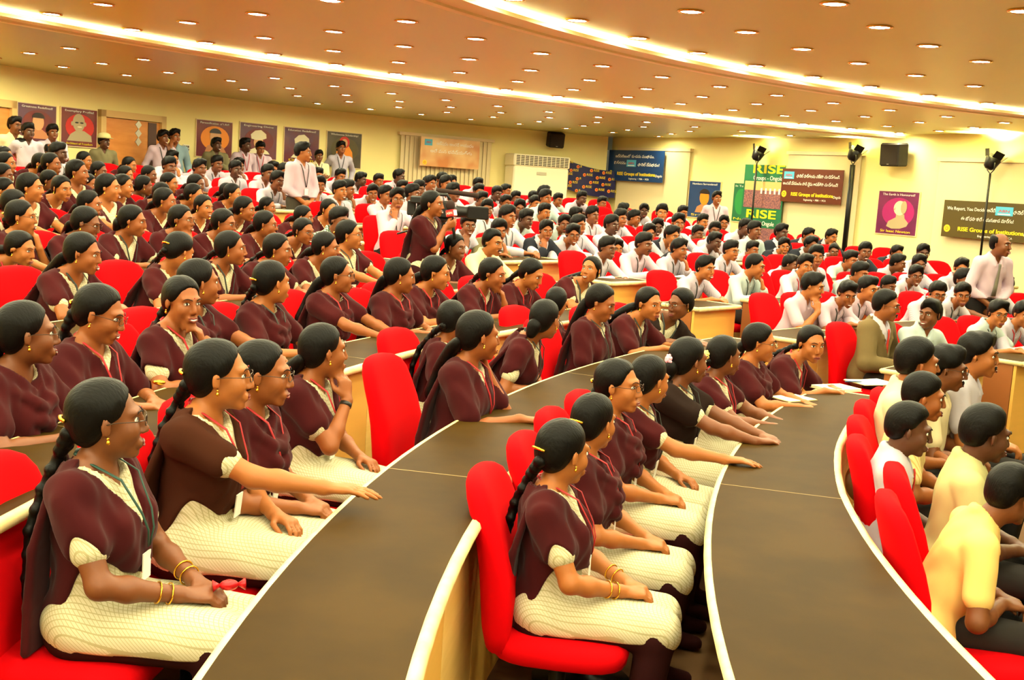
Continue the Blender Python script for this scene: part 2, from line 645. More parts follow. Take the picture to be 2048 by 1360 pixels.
def add_hand(F, w, d, nb, sd, curl, res, spread=.10):
    """w wrist, d pointing direction, nb back-of-hand normal, sd=+1 left hand / -1 right hand"""
    d = nrm(d)
    nb = nrm(nb - d * (nb @ d))
    lat = np.cross(nb, d)           # towards the left seen from the back, fingers up
    th = lat * (-sd)                # thumb side
    big = max(0.0, (res - .008) * .25)
    palm_end = .082
    fl = [(.042, .026, .021), (.047, .030, .022), (.043, .028, .021), (.034, .021, .018)]
    F.ell(w + d * .045, (.046, .036, .0145), np.stack([d, lat, nb], 1), .015)
    for i in range(4):
        o = th * (.027 - .0185 * i)
        k = w + d * (palm_end - (.004, 0, .004, .012)[i]) + o + nb * .002
        F.cap(w + d * .015 + o * .5, k, .0125, .0115, .010)
        ang = curl * .9
        dirv = d
        p = k
        sp = th * (spread * (1.2 - .8 * i))
        r = .0088 + big
        for j in range(3):
            c, s_ = math.cos(ang), math.sin(ang)
            dv = nrm(d * c - nb * s_ + sp * max(0, c) * .6)
            q = p + dv * fl[i][j]
            F.cap(p, q, r, r * .92, .0035)
            p = q
            r *= .92
            ang += curl * (1.0 if j == 0 else .7)
    # thumb leaves the side of the palm near its base
    p0 = w + d * .022 + th * .024 - nb * .004
    p1 = p0 + nrm(th * .75 + d * .75 - nb * .35) * .040
    p2 = p1 + nrm(th * (.25 - .5 * min(1, curl)) + d * .9 - nb * .25 * (1 + curl)) * .030
    p3 = p2 + nrm(th * (.0 - .6 * min(1, curl)) + d * .9 - nb * .3 * (1 + curl)) * .024
    F.cap(p0, p1, .0135, .0105, .010)
    F.cap(p1, p2, .0105, .0092, .004)
    F.cap(p2, p3, .0092, .0078, .003)

def ik(S, T, a, b, pole):
    v = T - S
    d = np.linalg.norm(v)
    dm = (a + b) * .985
    if d > dm:
        v *= dm / d
        d = dm
        T = S + v
    x = (a * a - b * b + d * d) / (2 * d)
    h = math.sqrt(max(0, a * a - x * x))
    e = v / d
    pp = nrm(pole - e * (pole @ e))
    return S + e * x + pp * h, T

def figure(sp):
    """sp: dict of pose and outfit; returns parts [(name, mesh, material key)], head matrix, info"""
    res = sp.get('res', .010)
    male = sp['sex'] == 'm'
    stand = sp.get('stand', False)
    w = 1.10 if male else 0.98
    w *= sp.get('wide', 1.0)
    ph, sd_ = math.radians(sp.get('lean', 8)), math.radians(sp.get('side', 0))
    tw = math.radians(sp.get('twist', 0))
    HZ = .90 if stand else .55
    hip = V3(0, 0, HZ)
    u = nrm(V3(math.sin(ph), math.sin(sd_), math.cos(ph)))
    f = nrm(V3(1, 0, 0) - u * u[0])
    f = nrm(Rz(tw) @ f) if tw else f
    f = nrm(f - u * (u @ f))
    yv = np.cross(u, f)
    R = np.stack([f, yv, u], 1)
    B = lambda x, y, z: hip + R @ V3(x, y, z)
    HR = Rz(math.radians(sp.get('yaw', 0)) + tw) @ Ry(math.radians(sp.get('pitch', 0))) @ Rx(math.radians(sp.get('roll', 0)))
    hc = hip + u * .595 + V3(.03 + .02 * math.sin(ph), 0, .015)
    hs = 1.075 if male else 1.05
    HM = HR * hs
    # ---- arms
    ua, fa = (.285, .255) if male else (.265, .235)
    dd, dh = sp.get('dd', .40), sp.get('dh', .75)
    arms = {}
    for s in (-1, 1):
        S = B(-.005, .150 * w * s, .412)
        pose = sp.get('armR' if s < 0 else 'armL', 'lap')
        curl = .35
        pole = V3(-.4, .8 * s, -.6)
        if pose == 'desk':
            T = V3(dd + .10, .09 * s, dh + .035)
            hd, nb = V3(.75, -.66 * s, -.02), V3(0, 0, 1)
            pole = V3(-.1, 1.0 * s, -.7)
        elif pose == 'reach':
            T = V3(dd + .16, .10 * s, dh + .035)
            hd, nb = V3(1, -.15 * s, 0), V3(0, 0, 1)
            pole = V3(-.1, .5 * s, -1)
            curl = .18
        elif pose in ('chin', 'cheek'):
            g = HR @ V3(.085, .035 * s, -.115) + hc
            T = g + V3(.03, .02 * s, -.105)
            if pose == 'cheek':
                T = HR @ V3(.055, .07 * s, -.09) + hc + V3(.02, .03 * s, -.10)
            hd, nb = V3(-.25, -.12 * s, 1), V3(.9, .45 * s, .2)
            pole = V3(.35, .35 * s, -1)
            curl = .75 if pose == 'chin' else .35
        elif pose == 'down':
            T = V3(.04, .235 * w * s, HZ - .07)
            hd, nb = V3(.1, -.05 * s, -1), V3(0, s, 0)
            pole = V3(-1, .3 * s, 0)
        elif pose == 'clasp':
            T = V3(.17, .07 * s, HZ - .02)
            hd, nb = V3(.35, -.75 * s, -.45), V3(.9, .4 * s, .2)
            pole = V3(-.5, 1 * s, -.3)
            curl = .6
        elif pose == 'mic':
            T = HR @ V3(.165, .0, -.15) + hc + V3(-.02, .015 * s, -.055)
            hd, nb = V3(.75, -.45 * s, .45), V3(.45, .75 * s, -.3)
            pole = V3(-.1, .45 * s, -1)
            curl = 1.15
        elif pose == 'fold':
            T = V3(.20, -.04 * s, HZ + .20)
            hd, nb = V3(.2, -1 * s, .1), V3(1, 0, 0)
            pole = V3(-.3, 1 * s, -.6)
        elif pose == 'chest':
            T = B(.17, .02 * s, .30)
            hd, nb = V3(-.1, -.75 * s, .65), V3(1, .3 * s, .2)
            pole = V3(0, .8 * s, -1)
        elif pose == 'back':
            T = V3(-.10, .20 * w * s, HZ - .02)
            hd, nb = V3(-.2, -.5 * s, -.8), V3(0, s, .2)
            pole = V3(-1, .6 * s, 0)
        elif pose == 'wave':
            T = B(.34, .12 * s, .33)
            hd, nb = V3(.75, -.1 * s, .65), V3(-.4, .7 * s, .5)
            pole = V3(0, .6 * s, -1)
            curl = .12
        else:                                            # lap
            T = V3(.285, .062 * s, .672)
            hd, nb = V3(.86, -.5 * s, -.12), V3(0, .25 * s, 1)
            pole = V3(-.35, .75 * s, -.55)
            curl = .55
        E, T = ik(S, T, ua, fa, pole)
        arms[s] = (S, E, T, hd, nb, curl)
    # ---- skin: one continuous body
    F = Field()
    F.ell(B(-.005, 0, .33), (.088, .118 * w, .13), R, .03)
    for s in (-1, 1):
        F.cap(B(-.01, .02 * s, .440), B(-.01, .128 * w * s, .415), .044, .042, .05)
    nk = .054 if male else .043
    F.cap(B(-.008, 0, .43), hc + HR @ V3(-.022, 0, -.045), nk * (1.0 if male else 1.12), nk, .035)
    if male:
        F.cap(B(-.012, -.04, .445), B(-.012, .04, .445), .030, .030, .04)
    else:
        F.cap(B(-.02, -.06, .47), B(-.02, .06, .47), .035, .035, .05)
    for s in (-1, 1):
        S, E, T, hd, nb, curl = arms[s]
        ar = 1.12 if male else 1.0
        F.cap(S, E, .046 * ar, .036 * ar, .03)
        F.cap(E, E + (T - E) * .35, .036 * ar, .036 * ar, .02)
        F.cap(E + (T - E) * .35, T, .036 * ar, .023 * ar, .02)
        F.cap(T, T + nrm(hd) * .02, .022 * ar, .020, .02)
        add_hand(F, T + nrm(hd) * .012, hd, nb, s, curl, res)
    head_prims(F, HM, hc, male)
    parts = []
    def out(name, fld, key, r):
        v, q = fld.mesh(r)
        if len(q):
            parts.append((name, mesh_np(name, v, q), key))
    out('body', F, 'SKIN', res)
    # ---- clothing
    def torso(D, e, arm_to, low=True, fore=0.0):
        D.ell(B(0, 0, .33), (.100 + e, .130 * w + e, .150 + e), R, .05)
        D.ell(B(.012, 0, .15), (.105 + e, .128 * w + e, .15 + e), R, .06)
        if low:
            D.ell(B(-.005, 0, .01), (.125 + e, .155 * w + e, .105 + e), R, .06)
        for s in (-1, 1):
            D.cap(B(-.01, .03 * s, .442), B(-.008, .132 * w * s, .418), .046 + e, .044 + e, .05)
        D.cap(B(-.01, 0, .42), B(-.012, 0, .475), .070 + e, .050 + e, .05)
        if not male:
            for s in (-1, 1):
                D.ell(B(.082, .062 * s, .285), (.05 + e, .058 + e, .062 + e), R, .05)
        for s in (-1, 1):
            S, E, T = arms[s][:3]
            ar = 1.12 if male else 1.0
            a = min(1.0, arm_to)
            D.cap(S, S + (E - S) * a, .046 * ar + e, (.046 - .006 * a) * ar + e, .04)
            if fore > 0:
                D.cap(E, E + (T - E) * fore, .041 * ar + e, .031 * ar + e, .02)
    zu = lambda X, Y, Z: (X - hip[0]) * u[0] + (Y - hip[1]) * u[1] + (Z - hip[2]) * u[2]
    xf = lambda X, Y, Z: (X - hip[0]) * f[0] + (Y - hip[1]) * f[1] + (Z - hip[2]) * f[2]
    yl = lambda X, Y, Z: (X - hip[0]) * yv[0] + (Y - hip[1]) * yv[1] + (Z - hip[2]) * yv[2]
    def neck_cut(zv, slope, rad, ztop=.455):
        def fn(X, Y, Z, d):
            a, x, y = zu(X, Y, Z), xf(X, Y, Z), yl(X, Y, Z)
            m = np.minimum(np.minimum((a - zv) * slope - np.abs(y), x + .01), .160 - x)
            hole = np.maximum(rad - np.sqrt((x + .0) ** 2 + y ** 2), ztop - .03 - a)
            hole2 = rad - np.sqrt((x + .005) ** 2 + y ** 2 + (np.minimum(a - ztop, 0) * 2.2) ** 2)
            return np.maximum(np.maximum(d, m), hole2)
        return fn
    def legs(D, e, knee=.43, full=True):
        if stand:
            for s in (-1, 1):
                D.cap(V3(0, .085 * s, HZ - .02), V3(.015, .095 * s, .48), .088 * (1.05 if male else 1) + e, .062 + e, .04)
                D.cap(V3(.015, .095 * s, .48), V3(-.01, .10 * s, .07), .060 + e, .046 + e, .03)
        else:
            for s in (-1, 1):
                D.cap(V3(.0, .088 * s, .555), V3(knee, .10 * s, .545), .083 + e, .064 + e, .05)
                if full:
                    D.cap(V3(knee, .10 * s, .53), V3(knee - .05, .10 * s, .09), .060 + e, .045 + e, .03)
    def wrinkle(A, k1, k2):
        return lambda X, Y, Z, d: d + A * np.sin(k1 * (Z + .55 * X) + 5 * np.sin(9 * Y)) * np.sin(k2 * Y + 6 * X + 4 * Z)
    sh = sp.get('top', 'check_cream')
    if not male:
        D = Field()
        torso(D, .012, .60)
        if stand:
            D.cap(V3(0, 0, HZ), V3(.01, 0, .50), .155, .19, .06)
        else:
            legs(D, .016, .44, False)
            D.ell(V3(.23, 0, .565), (.27, .15, .072), None, .06)
            zc = sp.get('kz', .515)
            D.post.append(lambda X, Y, Z, d: np.maximum(d, np.where(X > .02, zc - .10 * (X > .40) - Z, -1)))
        D.post.append(wrinkle(.0035, 34, 22))
        D.post.append(neck_cut(.385, .8, .085))
        out('tunic', D, sh, res * 1.25)
        D = Field()
        legs(D, .012)
        D.ell(hip + V3(0, 0, -.02), (.14, .165, .09), None, .05)
        for s in (-1, 1):
            D.cap(V3((-.01 if stand else .37), .10 * s, .045), V3((.13 if stand else .51), .11 * s, .035), .042, .034, .02)
        out('salwar', D, 'maroon_deep', max(.014, res * 1.6))
        st = sp.get('dup', 'v')
        if st != 'none':
            D = Field()
            hang = .30
            if st in ('cowl',):
                torso(D, .022, .62, True)
                for q, (zz, xx) in enumerate(((.35, .135), (.29, .155), (.22, .150))):
                    pts = [B(-.01, -.155 * w, .47 - .02 * q), B(.07, -.115, .415 - .045 * q), B(xx, -.05, zz + .02), B(xx + .01, 0, zz), B(xx, .05, zz + .02), B(.07, .115, .415 - .045 * q), B(-.01, .155 * w, .47 - .02 * q)]
                    for a, b in zip(pts, pts[1:]):
                        D.cap(a, b, .024, .024, .018)
                zv, sl, rad = .41, 1.1, .088
                hemf, hems, hemb = .15, .35, .0
            elif st == 'cape':
                torso(D, .024, .75, True)
                zv, sl, rad = .37, .8, .088
                hemf, hems, hemb = .08, .25, -.05
            else:
                torso(D, .023, .52, True)
                for s in (-1, 1):
                    D.cap(B(.0, .115 * w * s, .475), B(.115, .085 * s, .33), .020, .026, .03)
                    D.cap(B(.115, .085 * s, .33), B(.135, .03 * s, .20), .026, .022, .03)
                zv, sl, rad = .295, .62, .088
                hemf, hems, hemb = .17, .62, -.04
            sgn = sp.get('hangside', -1)
            ph0 = random.Random(sp.get('seed', 0)).uniform(0, 6)
            def reg(X, Y, Z, d):
                a, x, y = zu(X, Y, Z), xf(X, Y, Z), yl(X, Y, Z)
                ay = np.abs(y)
                hf = hemf + hems * np.maximum(ay - .07, 0) + .02 * np.sin(18 * y + ph0)
                if st == 'v' or st == 'dark' or st == 'brown':
                    hf = np.maximum(hf, np.minimum(.34, .10 + 2.2 * np.maximum(ay - .125, 0)))
                hb = hemb + .45 * np.maximum(ay - .15, 0)
                tt = np.clip((x + .09) / .14, 0, 1)
                tt = tt * tt * (3 - 2 * tt)
                hem = hb + (hf - hb) * tt
                d = d + .0035 * np.sin(70 * (y * (1 if st == 'cowl' else 1.0)) + 26 * a + ph0) * (np.abs(x) < .3) + .002 * np.sin(120 * y - 30 * a)
                return np.maximum(d, (hem - a) * .8)
            D.post.append(reg)
            D.post.append(neck_cut(zv, sl, rad))
            key = {'dark': 'black_cloth', 'brown': 'brown_cloth'}.get(st, 'maroon')
            out('dupatta', D, key, res * 1.15)
            # loose end hanging down behind the arm to the seat
            D = Field()
            yb = .105 * w * sgn
            zend = (.50 if stand else -.02)
            pts = [B(-.07, yb, .42), B(-.115, yb * 1.1, .25), B(-.125, yb * 1.15, .08), V3(-.125, yb * 1.25, HZ - (.35 if stand else .055))]
            for a, b in zip(pts, pts[1:]):
                for o in (-.050, -.034, -.017, 0, .017, .034, .050):
                    D.cap(a + yv * o, b + yv * o, .0125, .0125, .012)
            out('dupatta_end', D, key, res * 1.3)
    else:
        cut = sp.get('sleeve', 'half')
        suit = sp.get('suit')
        D = Field()
        torso(D, .012, .66 if cut == 'half' else 1.0, True, 0 if cut == 'half' else .86)
        if stand:
            D.post.append(lambda X, Y, Z, d: np.maximum(d, HZ + .03 - Z))
        if sp.get('untuck'):
            D.ell(hip + V3(-.01, 0, -.04), (.165, .19 * w, .135), None, .06)
        # collar
        for s in (-1, 1):
            D.cap(B(-.055, .03 * s, .515), B(-.01, .064 * s, .500), .015, .015, .012)
            D.cap(B(-.01, .064 * s, .500), B(.062, .040 * s, .452), .015, .016, .012)
            D.cap(B(.062, .040 * s, .452), B(.098, .052 * s, .405), .014, .009, .012)
        D.cap(B(-.058, -.035, .508), B(-.058, .035, .508), .018, .018, .015)
        if not suit:
            D.post.append(wrinkle(.004, 30, 20))
        D.post.append(neck_cut(.40, .42, .047, .48))
        out('shirt', D, sh, res * 1.25)
        if suit:
            D = Field()
            torso(D, .028, 1.0, True, .88)
            for s in (-1, 1):
                D.cap(B(-.01, .085 * s, .485), B(.105, .072 * s, .36), .016, .018, .02)
                D.cap(B(.105, .072 * s, .36), B(.14, .015 * s, .20), .018, .012, .02)
            D.post.append(wrinkle(.003, 24, 15))
            D.post.append(neck_cut(.21, .42, .080, .47))
            out('jacket', D, suit, res * 1.3)
        D = Field()
        legs(D, .006)
        D.ell(hip + V3(0, 0, -.01), (.125, .160, .095), None, .05)
        if stand:
            D.post.append(lambda X, Y, Z, d: np.maximum(d, Z - HZ - .075))
        out('trousers', D, sp.get('pants', 'trouser_dark'), max(.014, res * 1.6))
        D = Field()
        for s in (-1, 1):
            D.cap(V3((-.03 if stand else .35), .10 * s, .045), V3((.14 if stand else .52), .11 * s, .035), .043, .034, .02)
        out('shoes', D, 'leather', .016)
    # ---- hair
    g = lambda *p: HM @ V3(*p) + hc
    iM = np.linalg.inv(HM)
    D = Field()
    hst = sp.get('hair', 'braid')
    if not male:
        D.ell(g(-.014, 0, .035), (.101 * hs, .081 * hs, .090 * hs), HR, .02)
        D.ell(g(-.048, 0, -.012), (.064, .069, .066), HR, .03)
    else:
        D.ell(g(-.010, 0, .042), (.103 * hs, .083 * hs, .092 * hs), HR, .02)
        D.ell(g(-.052, 0, -.005), (.058, .071, .060), HR, .03)
        if hst in ('full',):
            D.ell(g(.045, .012, .105), (.042, .052, .026), HR, .03)
    rs = sp.get('seed', 0)
    def cut(X, Y, Z, d):
        x = iM[0, 0] * (X - hc[0]) + iM[0, 1] * (Y - hc[1]) + iM[0, 2] * (Z - hc[2])
        y = iM[1, 0] * (X - hc[0]) + iM[1, 1] * (Y - hc[1]) + iM[1, 2] * (Z - hc[2])
        z = iM[2, 0] * (X - hc[0]) + iM[2, 1] * (Y - hc[1]) + iM[2, 2] * (Z - hc[2])
        if not male:
            q = np.clip((z + .012) / .036, 0, 1)
            xh = -.010 + .25 * np.minimum(z, 0) + (.046 + .42 * np.maximum(z - .024, 0)) * q * q * (3 - 2 * q) + .0015 * np.sin(160 * y + 90 * z)
            d = d + np.where((x > -.06) & (z > .05), .004 * np.exp(-(y / .006) ** 2), 0)
        else:
            top = {'full': .072, 'crop': .055, 'm': .040, 'bald': -.02}.get(hst, .07)
            xh = np.where(z > .01, .004 + (top + .02) * np.clip((z - .01) / .085, 0, 1) ** .7 + .010 * np.sin(55 * y + rs), -.020 + .2 * z)
            if hst == 'full':
                d = d + .005 * np.sin(70 * y + 30 * x + rs) * np.sin(60 * x + 40 * z)
            if hst == 'crop':
                d = d + .006
            if hst == 'bald':
                d = np.maximum(d, z - .075 + .25 * x)
            d = np.maximum(d, -.050 - z)
        d = d + .0065 * np.clip(1 + (x - xh) / .03, 0, 1)
        return np.maximum(d, x - xh)
    D.post.append(cut)
    out('hair', D, sp.get('haircol', 'hair'), res * 1.05)
    if not male and hst in ('braid', 'pony', 'bun', 'long'):
        D = Field()
        p0 = g(-.098, 0, -.030)
        side = sp.get('braidside', 0)
        p1 = .5 * p0 + .5 * B(-.115, .03 * side, .47)
        path = [p0, p1, B(-.140, .045 * side, .40), B(-.165, .075 * side, .28), B(-.165, .09 * side, .14), B(-.16, .09 * side, .04)]
        if hst == 'bun':
            D.ell(g(-.105, 0, -.035), (.038, .048, .048), HR, .02)
            D.ell(g(-.115, .01, -.075), (.026, .036, .036), HR, .02)
        else:
            P = []
            for a, b in zip(path, path[1:]):
                for t in np.linspace(0, 1, 8, endpoint=False):
                    P.append(a + (b - a) * t)
            if hst == 'braid':
                n = len(P)
                for i in range(0, n, 2):
                    t = i / n
                    r = .026 - .012 * t
                    lat = yv * (.011 * (1 if (i // 2) % 2 else -1) * (1 - .4 * t))
                    nx = P[min(i + 1, n - 1)] - P[max(i - 1, 0)]
                    D.ell(P[i] + lat, (r, r * .95, r * .9), None, .006)
                for a, b in zip(P, P[1:]):
                    D.cap(a, b, .014, .012, .01)
            else:
                L = P[:26] if hst == 'pony' else P
                for i, (a, b) in enumerate(zip(L, L[1:])):
                    t = i / len(L)
                    ww = .020 + .022 * math.sin(min(1, t * 1.3 + .15) * 2.6)
                    for o in (-.5, 0, .5):
                        D.cap(a + yv * o * ww, b + yv * o * ww, ww * .7, ww * .65, .012)
        out('braid' if hst == 'braid' else 'tied_hair', D, 'hair', res * 1.05)
    HX = Matrix([[*HM[0], hc[0]], [*HM[1], hc[1]], [*HM[2], hc[2]], [0, 0, 0, 1]])
    info = dict(hc=hc, HX=HX, arms=arms, B=B, R=R, u=u, f=f, yv=yv, hip=hip, male=male, w=w)
    # ---- lanyard and badge, belt, bangles
    lan = sp.get('lan')
    if lan:
        e = .030 if not male else .016
        Dl = Field()
        torso(Dl, e + .006 if not (male and suit) else .03, .5)
        def onto(y, z):
            p = B(.30, y, z)
            for _ in range(50):
                q = float(Dl.at([p])[0])
                if q < .001:
                    break
                p = p - f * max(q, .001) * .9
            return p + f * .003
        b = MB()
        zz = .24 if not male else .17
        ca = []
        for s in (-1, 1):
            pts = [B(-.045, .045 * s, .512), B(.012, .070 * s, .495)] + [onto(.058 * s * (1 - t) + .004 * s, .455 * (1 - t) + zz * t) for t in (0.02, .25, .5, .75, 1.0)]
            b.tube(pts, .0065, 6, True, .35)
        b.tube([B(-.045, -.045, .512), B(-.058, 0, .518), B(-.045, .045, .512)], .0065, 6, True, .35)
        parts.append(('lanyard', b.mesh('lanyard', True), lan))
        c = onto(0, zz - .06)
        b = MB()
        b.box(c + f * .004, (.004, .054, .082), Matrix(R.tolist()))
        parts.append(('id_card', b.mesh('id_card'), 'card'))
    if stand and male:
        b = MB()
        ring = [hip + V3(.131 * math.cos(a), .166 * w * math.sin(a), .045) for a in np.linspace(0, 2 * math.pi, 25)]
        b.tube(ring, .016, 6, False, .4)
        parts.append(('belt', b.mesh('belt', True), 'leather'))
    for s in sp.get('bang', ()):
        S, E, T = arms[s][:3]
        b = MB()
        ax = nrm(T - E)
        q = nrm(np.cross(ax, V3(0, 0, 1)))
        q2 = np.cross(ax, q)
        for o in (0.0, .035):
            c = T - ax * (.03 + o)
            b = MB()
            b.tube([c + (q * math.cos(a) + q2 * math.sin(a)) * .031 for a in np.linspace(0, 2 * math.pi, 19)], .003, 6, False)
            parts.append(('bangle', b.mesh('bangle', True), 'gold'))
    if sp.get('watch'):
        S, E, T = arms[sp['watch']][:3]
        ax = nrm(T - E)
        b = MB()
        b.tube([T - ax * .03, T - ax * .012], .0285, 12)
        parts.append(('wrist_band', b.mesh('wrist_band', True), 'leather'))
    if sp.get('tie'):
        b = MB()
        Dl = Field()
        torso(Dl, .014, .5)
        pts = []
        for z in (.435, .42, .38, .30, .20, .10):
            p = B(.3, 0, z)
            for _ in range(50):
                q = float(Dl.at([p])[0])
                if q < .001:
                    break
                p = p - f * max(q, .001) * .9
            pts.append(p + f * .006)
        b.tube(pts, [.016, .018, .014, .020, .026, .030], 8, True, .3)
        parts.append(('necktie', b.mesh('necktie', True), sp['tie']))
    info['parts'] = parts
    return info

# ------------------------------------------------------------------ the hall: floor tiers, ceiling, walls
def sector(name, r0, r1, t0, t1, z0, z1, m, parent=None, step=2.0, rf0=None, rf1=None, bev=0.0):
    """solid curved block between two radii, two angles and two heights"""
    n = max(1, int(math.ceil(abs(t1 - t0) / step)))
    v, f = [], []
    for i in range(n + 1):
        th = t0 + (t1 - t0) * i / n
        a = rf0(th) if rf0 else r0
        b = rf1(th) if rf1 else r1
        v += [pol(a, th, z0), pol(b, th, z0), pol(b, th, z1), pol(a, th, z1)]
    for i in range(n):
        o = i * 4
        for k in range(4):
            f.append((o + k, o + (k + 1) % 4, o + 4 + (k + 1) % 4, o + 4 + k))
    f.append((3, 2, 1, 0))
    o = n * 4
    f.append((o, o + 1, o + 2, o + 3))
    return newobj(name, mesh_np(name, v, f, False), parent, m)

def round_bar(name, r, t0, t1, z, rad, m, parent, step=1.5, rf=None, flat=1.0):
    n = max(2, int(abs(t1 - t0) / step))
    b = MB()
    b.tube([pol(rf(t0 + (t1 - t0) * i / n) if rf else r, t0 + (t1 - t0) * i / n, z) for i in range(n + 1)], rad, 8, True, flat)
    return b.build(name, m, parent, True)

base = MB()
base.box((0, 8, -.15), (40, 44, .1))
floor = base.build('floor', 'floor_carpet')
tag(floor, kind='structure')
for k in ROWS[1:]:
    r1 = RD[k] + 1.225 + (-.36 if k != 'K' else 3.5)
    sector('tier_step', RD[k] - .36, r1, 96, 192, -.1, FL[k], 'floor_carpet', floor, 4.0)

CZ = (3.29, 3.22, 3.15)
ceil = sector('ceiling', 17.6, 32, 60, 215, CZ[2], CZ[2] + .05, 'ceiling_outer', None, 2.0)
tag(ceil, kind='structure')
sector('ceiling_panel', 13.1, 17.7, 60, 260, CZ[1], CZ[1] + .04, 'ceiling_paint', ceil, 2.0)
sector('ceiling_panel', .05, 13.2, 0, 360, CZ[0], CZ[0] + .04, 'ceiling_paint', ceil, 3.0)
for r, z in ((17.6, CZ[2]), (13.1, CZ[1])):
    t1 = 215 if r > 15 else 260
    sector('cove_fascia', r - .02, r + .06, 60, t1, z - .012, z + .075, 'fascia', ceil, 2.0)
    sector('cove_ledge', r - .22, r - .02, 60, t1, z + .006, z + .022, 'fascia', ceil, 2.0)
    sector('cove_lip', r - .24, r - .22, 60, t1, z + .006, z + .036, 'fascia', ceil, 2.0)
    sector('cove_light_strip', r - .19, r - .10, 60, t1, z + .023, z + .030, 'cove_strip', ceil, 2.0)

WC, WR = (5.87, 12.24), 13.27
WA, WD, WO = Vector((3.42, 22.9)), Vector((.5563, -.8310)), Vector((.8310, .5563))
def wall_strip(name, pts, z0, z1, m, th=.15):
    """vertical wall along a 2-D polyline, thickness outwards (left of the direction of travel)"""
    v, f = [], []
    for i, p in enumerate(pts):
        a = Vector(pts[max(i - 1, 0)])
        b = Vector(pts[min(i + 1, len(pts) - 1)])
        t = (b - a).normalized()
        nrm_ = Vector((-t.y, t.x))
        q = Vector(p) + nrm_ * th
        v += [(p[0], p[1], z0), (q.x, q.y, z0), (q.x, q.y, z1), (p[0], p[1], z1)]
    for i in range(len(pts) - 1):
        o = i * 4
        for k in range(4):
            f.append((o + k, o + 4 + k, o + 4 + (k + 1) % 4, o + (k + 1) % 4))
    f.append((0, 1, 2, 3))
    o = 4 * (len(pts) - 1)
    f.append((o + 3, o + 2, o + 1, o))
    return tag(newobj(name, mesh_np(name, v, f, False), None, m), kind='structure')

def lw(ph, off=0.0):
    a = math.radians(ph)
    return Vector((WC[0] + (WR - off) * math.cos(a), WC[1] + (WR - off) * math.sin(a)))

def rw(t, off=0.0):
    return WA + WD * t - WO * off

left_pts = [(-7.40, -7.0), (-7.40, 0), (-7.40, 6), (-7.40, 10)] + [tuple(lw(p)) for p in np.arange(180, 107.0, -1.5)]
wall_strip('wall_left', left_pts, -.1, 3.4, 'wall_paint')
wall_strip('wall_right', [tuple(rw(-2.75)), tuple(rw(9.5))], -.1, 3.4, 'wall_paint')
p9 = rw(9.5)
wall_strip('wall_front', [tuple(p9), (15.0, 9.0), (15.0, -7.0)], -.1, 3.6, 'wall_paint')
wall_strip('wall_near', [(15.0, -7.0), (-7.4, -7.0)], -.1, 3.6, 'wall_paint')

def wall_frame(side, u, z, off=.012):
    """matrix of a flat thing on the wall: x right, z up, -y into the room"""
    if side == 'L':
        p = lw(u, off)
        o = Vector((math.cos(math.radians(u)), math.sin(math.radians(u))))
    else:
        p = rw(u, off)
        o = WO
    r = Vector((o.y, -o.x))
    return Matrix(((r.x, o.x, 0, p.x), (r.y, o.y, 0, p.y), (0, 0, 1, z), (0, 0, 0, 1)))

def wthing(name, side, u, z, label, cat, group=None, off=.012):
    e = empty(name, label=label, cat=cat, group=group)
    e.matrix_world = wall_frame(side, u, z, off)
    return e

def plate(name, parent, m, x0, x1, z0, z1, y=0.0, d=.01, bev=0.0):
    b = MB()
    b.box(((x0 + x1) / 2, y, (z0 + z1) / 2), (x1 - x0, d, z1 - z0), None, bev)
    return b.build(name, m, parent)

def poly_plate(name, parent, m, pts, y, d=.003):
    n = len(pts)
    v = [(x, y, z) for x, z in pts] + [(x, y + d, z) for x, z in pts]
    f = [tuple(range(n)), tuple(range(2 * n - 1, n - 1, -1))] + [(i, n + i, n + (i + 1) % n, (i + 1) % n) for i in range(n)]
    return newobj(name, mesh_np(name, v, f, False), parent, m)

def disc_pts(cx, cz, rx, rz, n=20, a0=0, a1=360):
    return [(cx + rx * math.cos(math.radians(a0 + (a1 - a0) * i / n)), cz + rz * math.sin(math.radians(a0 + (a1 - a0) * i / n))) for i in range(n)]

TEXTS = []
def text(body, parent, m, x, z, size, width=None, y=-.008, align='CENTER', name='lettering', shear=0.0, bold=0.0):
    c = bpy.data.curves.new(name, 'FONT')
    c.body = body
    c.size = size
    c.align_x = align
    c.align_y = 'CENTER'
    c.extrude = .0012
    c.offset = bold
    c.shear = shear
    o = bpy.data.objects.new(name, c)
    COL.objects.link(o)
    o.parent = parent
    c.materials.append(MAT[m])
    o.matrix_basis = Matrix.Translation((x, y, z)) @ Matrix.Rotation(math.pi / 2, 4, 'X')
    TEXTS.append((o, width))
    return o

def bake_texts():
    bpy.context.view_layer.update()
    dg = bpy.context.evaluated_depsgraph_get()
    for o, width in TEXTS:
        ev = o.evaluated_get(dg)
        me = bpy.data.meshes.new_from_object(ev)
        n = bpy.data.objects.new(o.name, me)
        COL.objects.link(n)
        n.parent = o.parent
        n.matrix_basis = o.matrix_basis.copy()
        n.name = 'lettering'
        if width and len(me.vertices):
            xs = [v.co.x for v in me.vertices]
            w0 = max(xs) - min(xs)
            if w0 > 1e-4:
                n.matrix_basis = n.matrix_basis @ Matrix.Scale(width / w0, 4, (1, 0, 0))
        bpy.data.objects.remove(o)

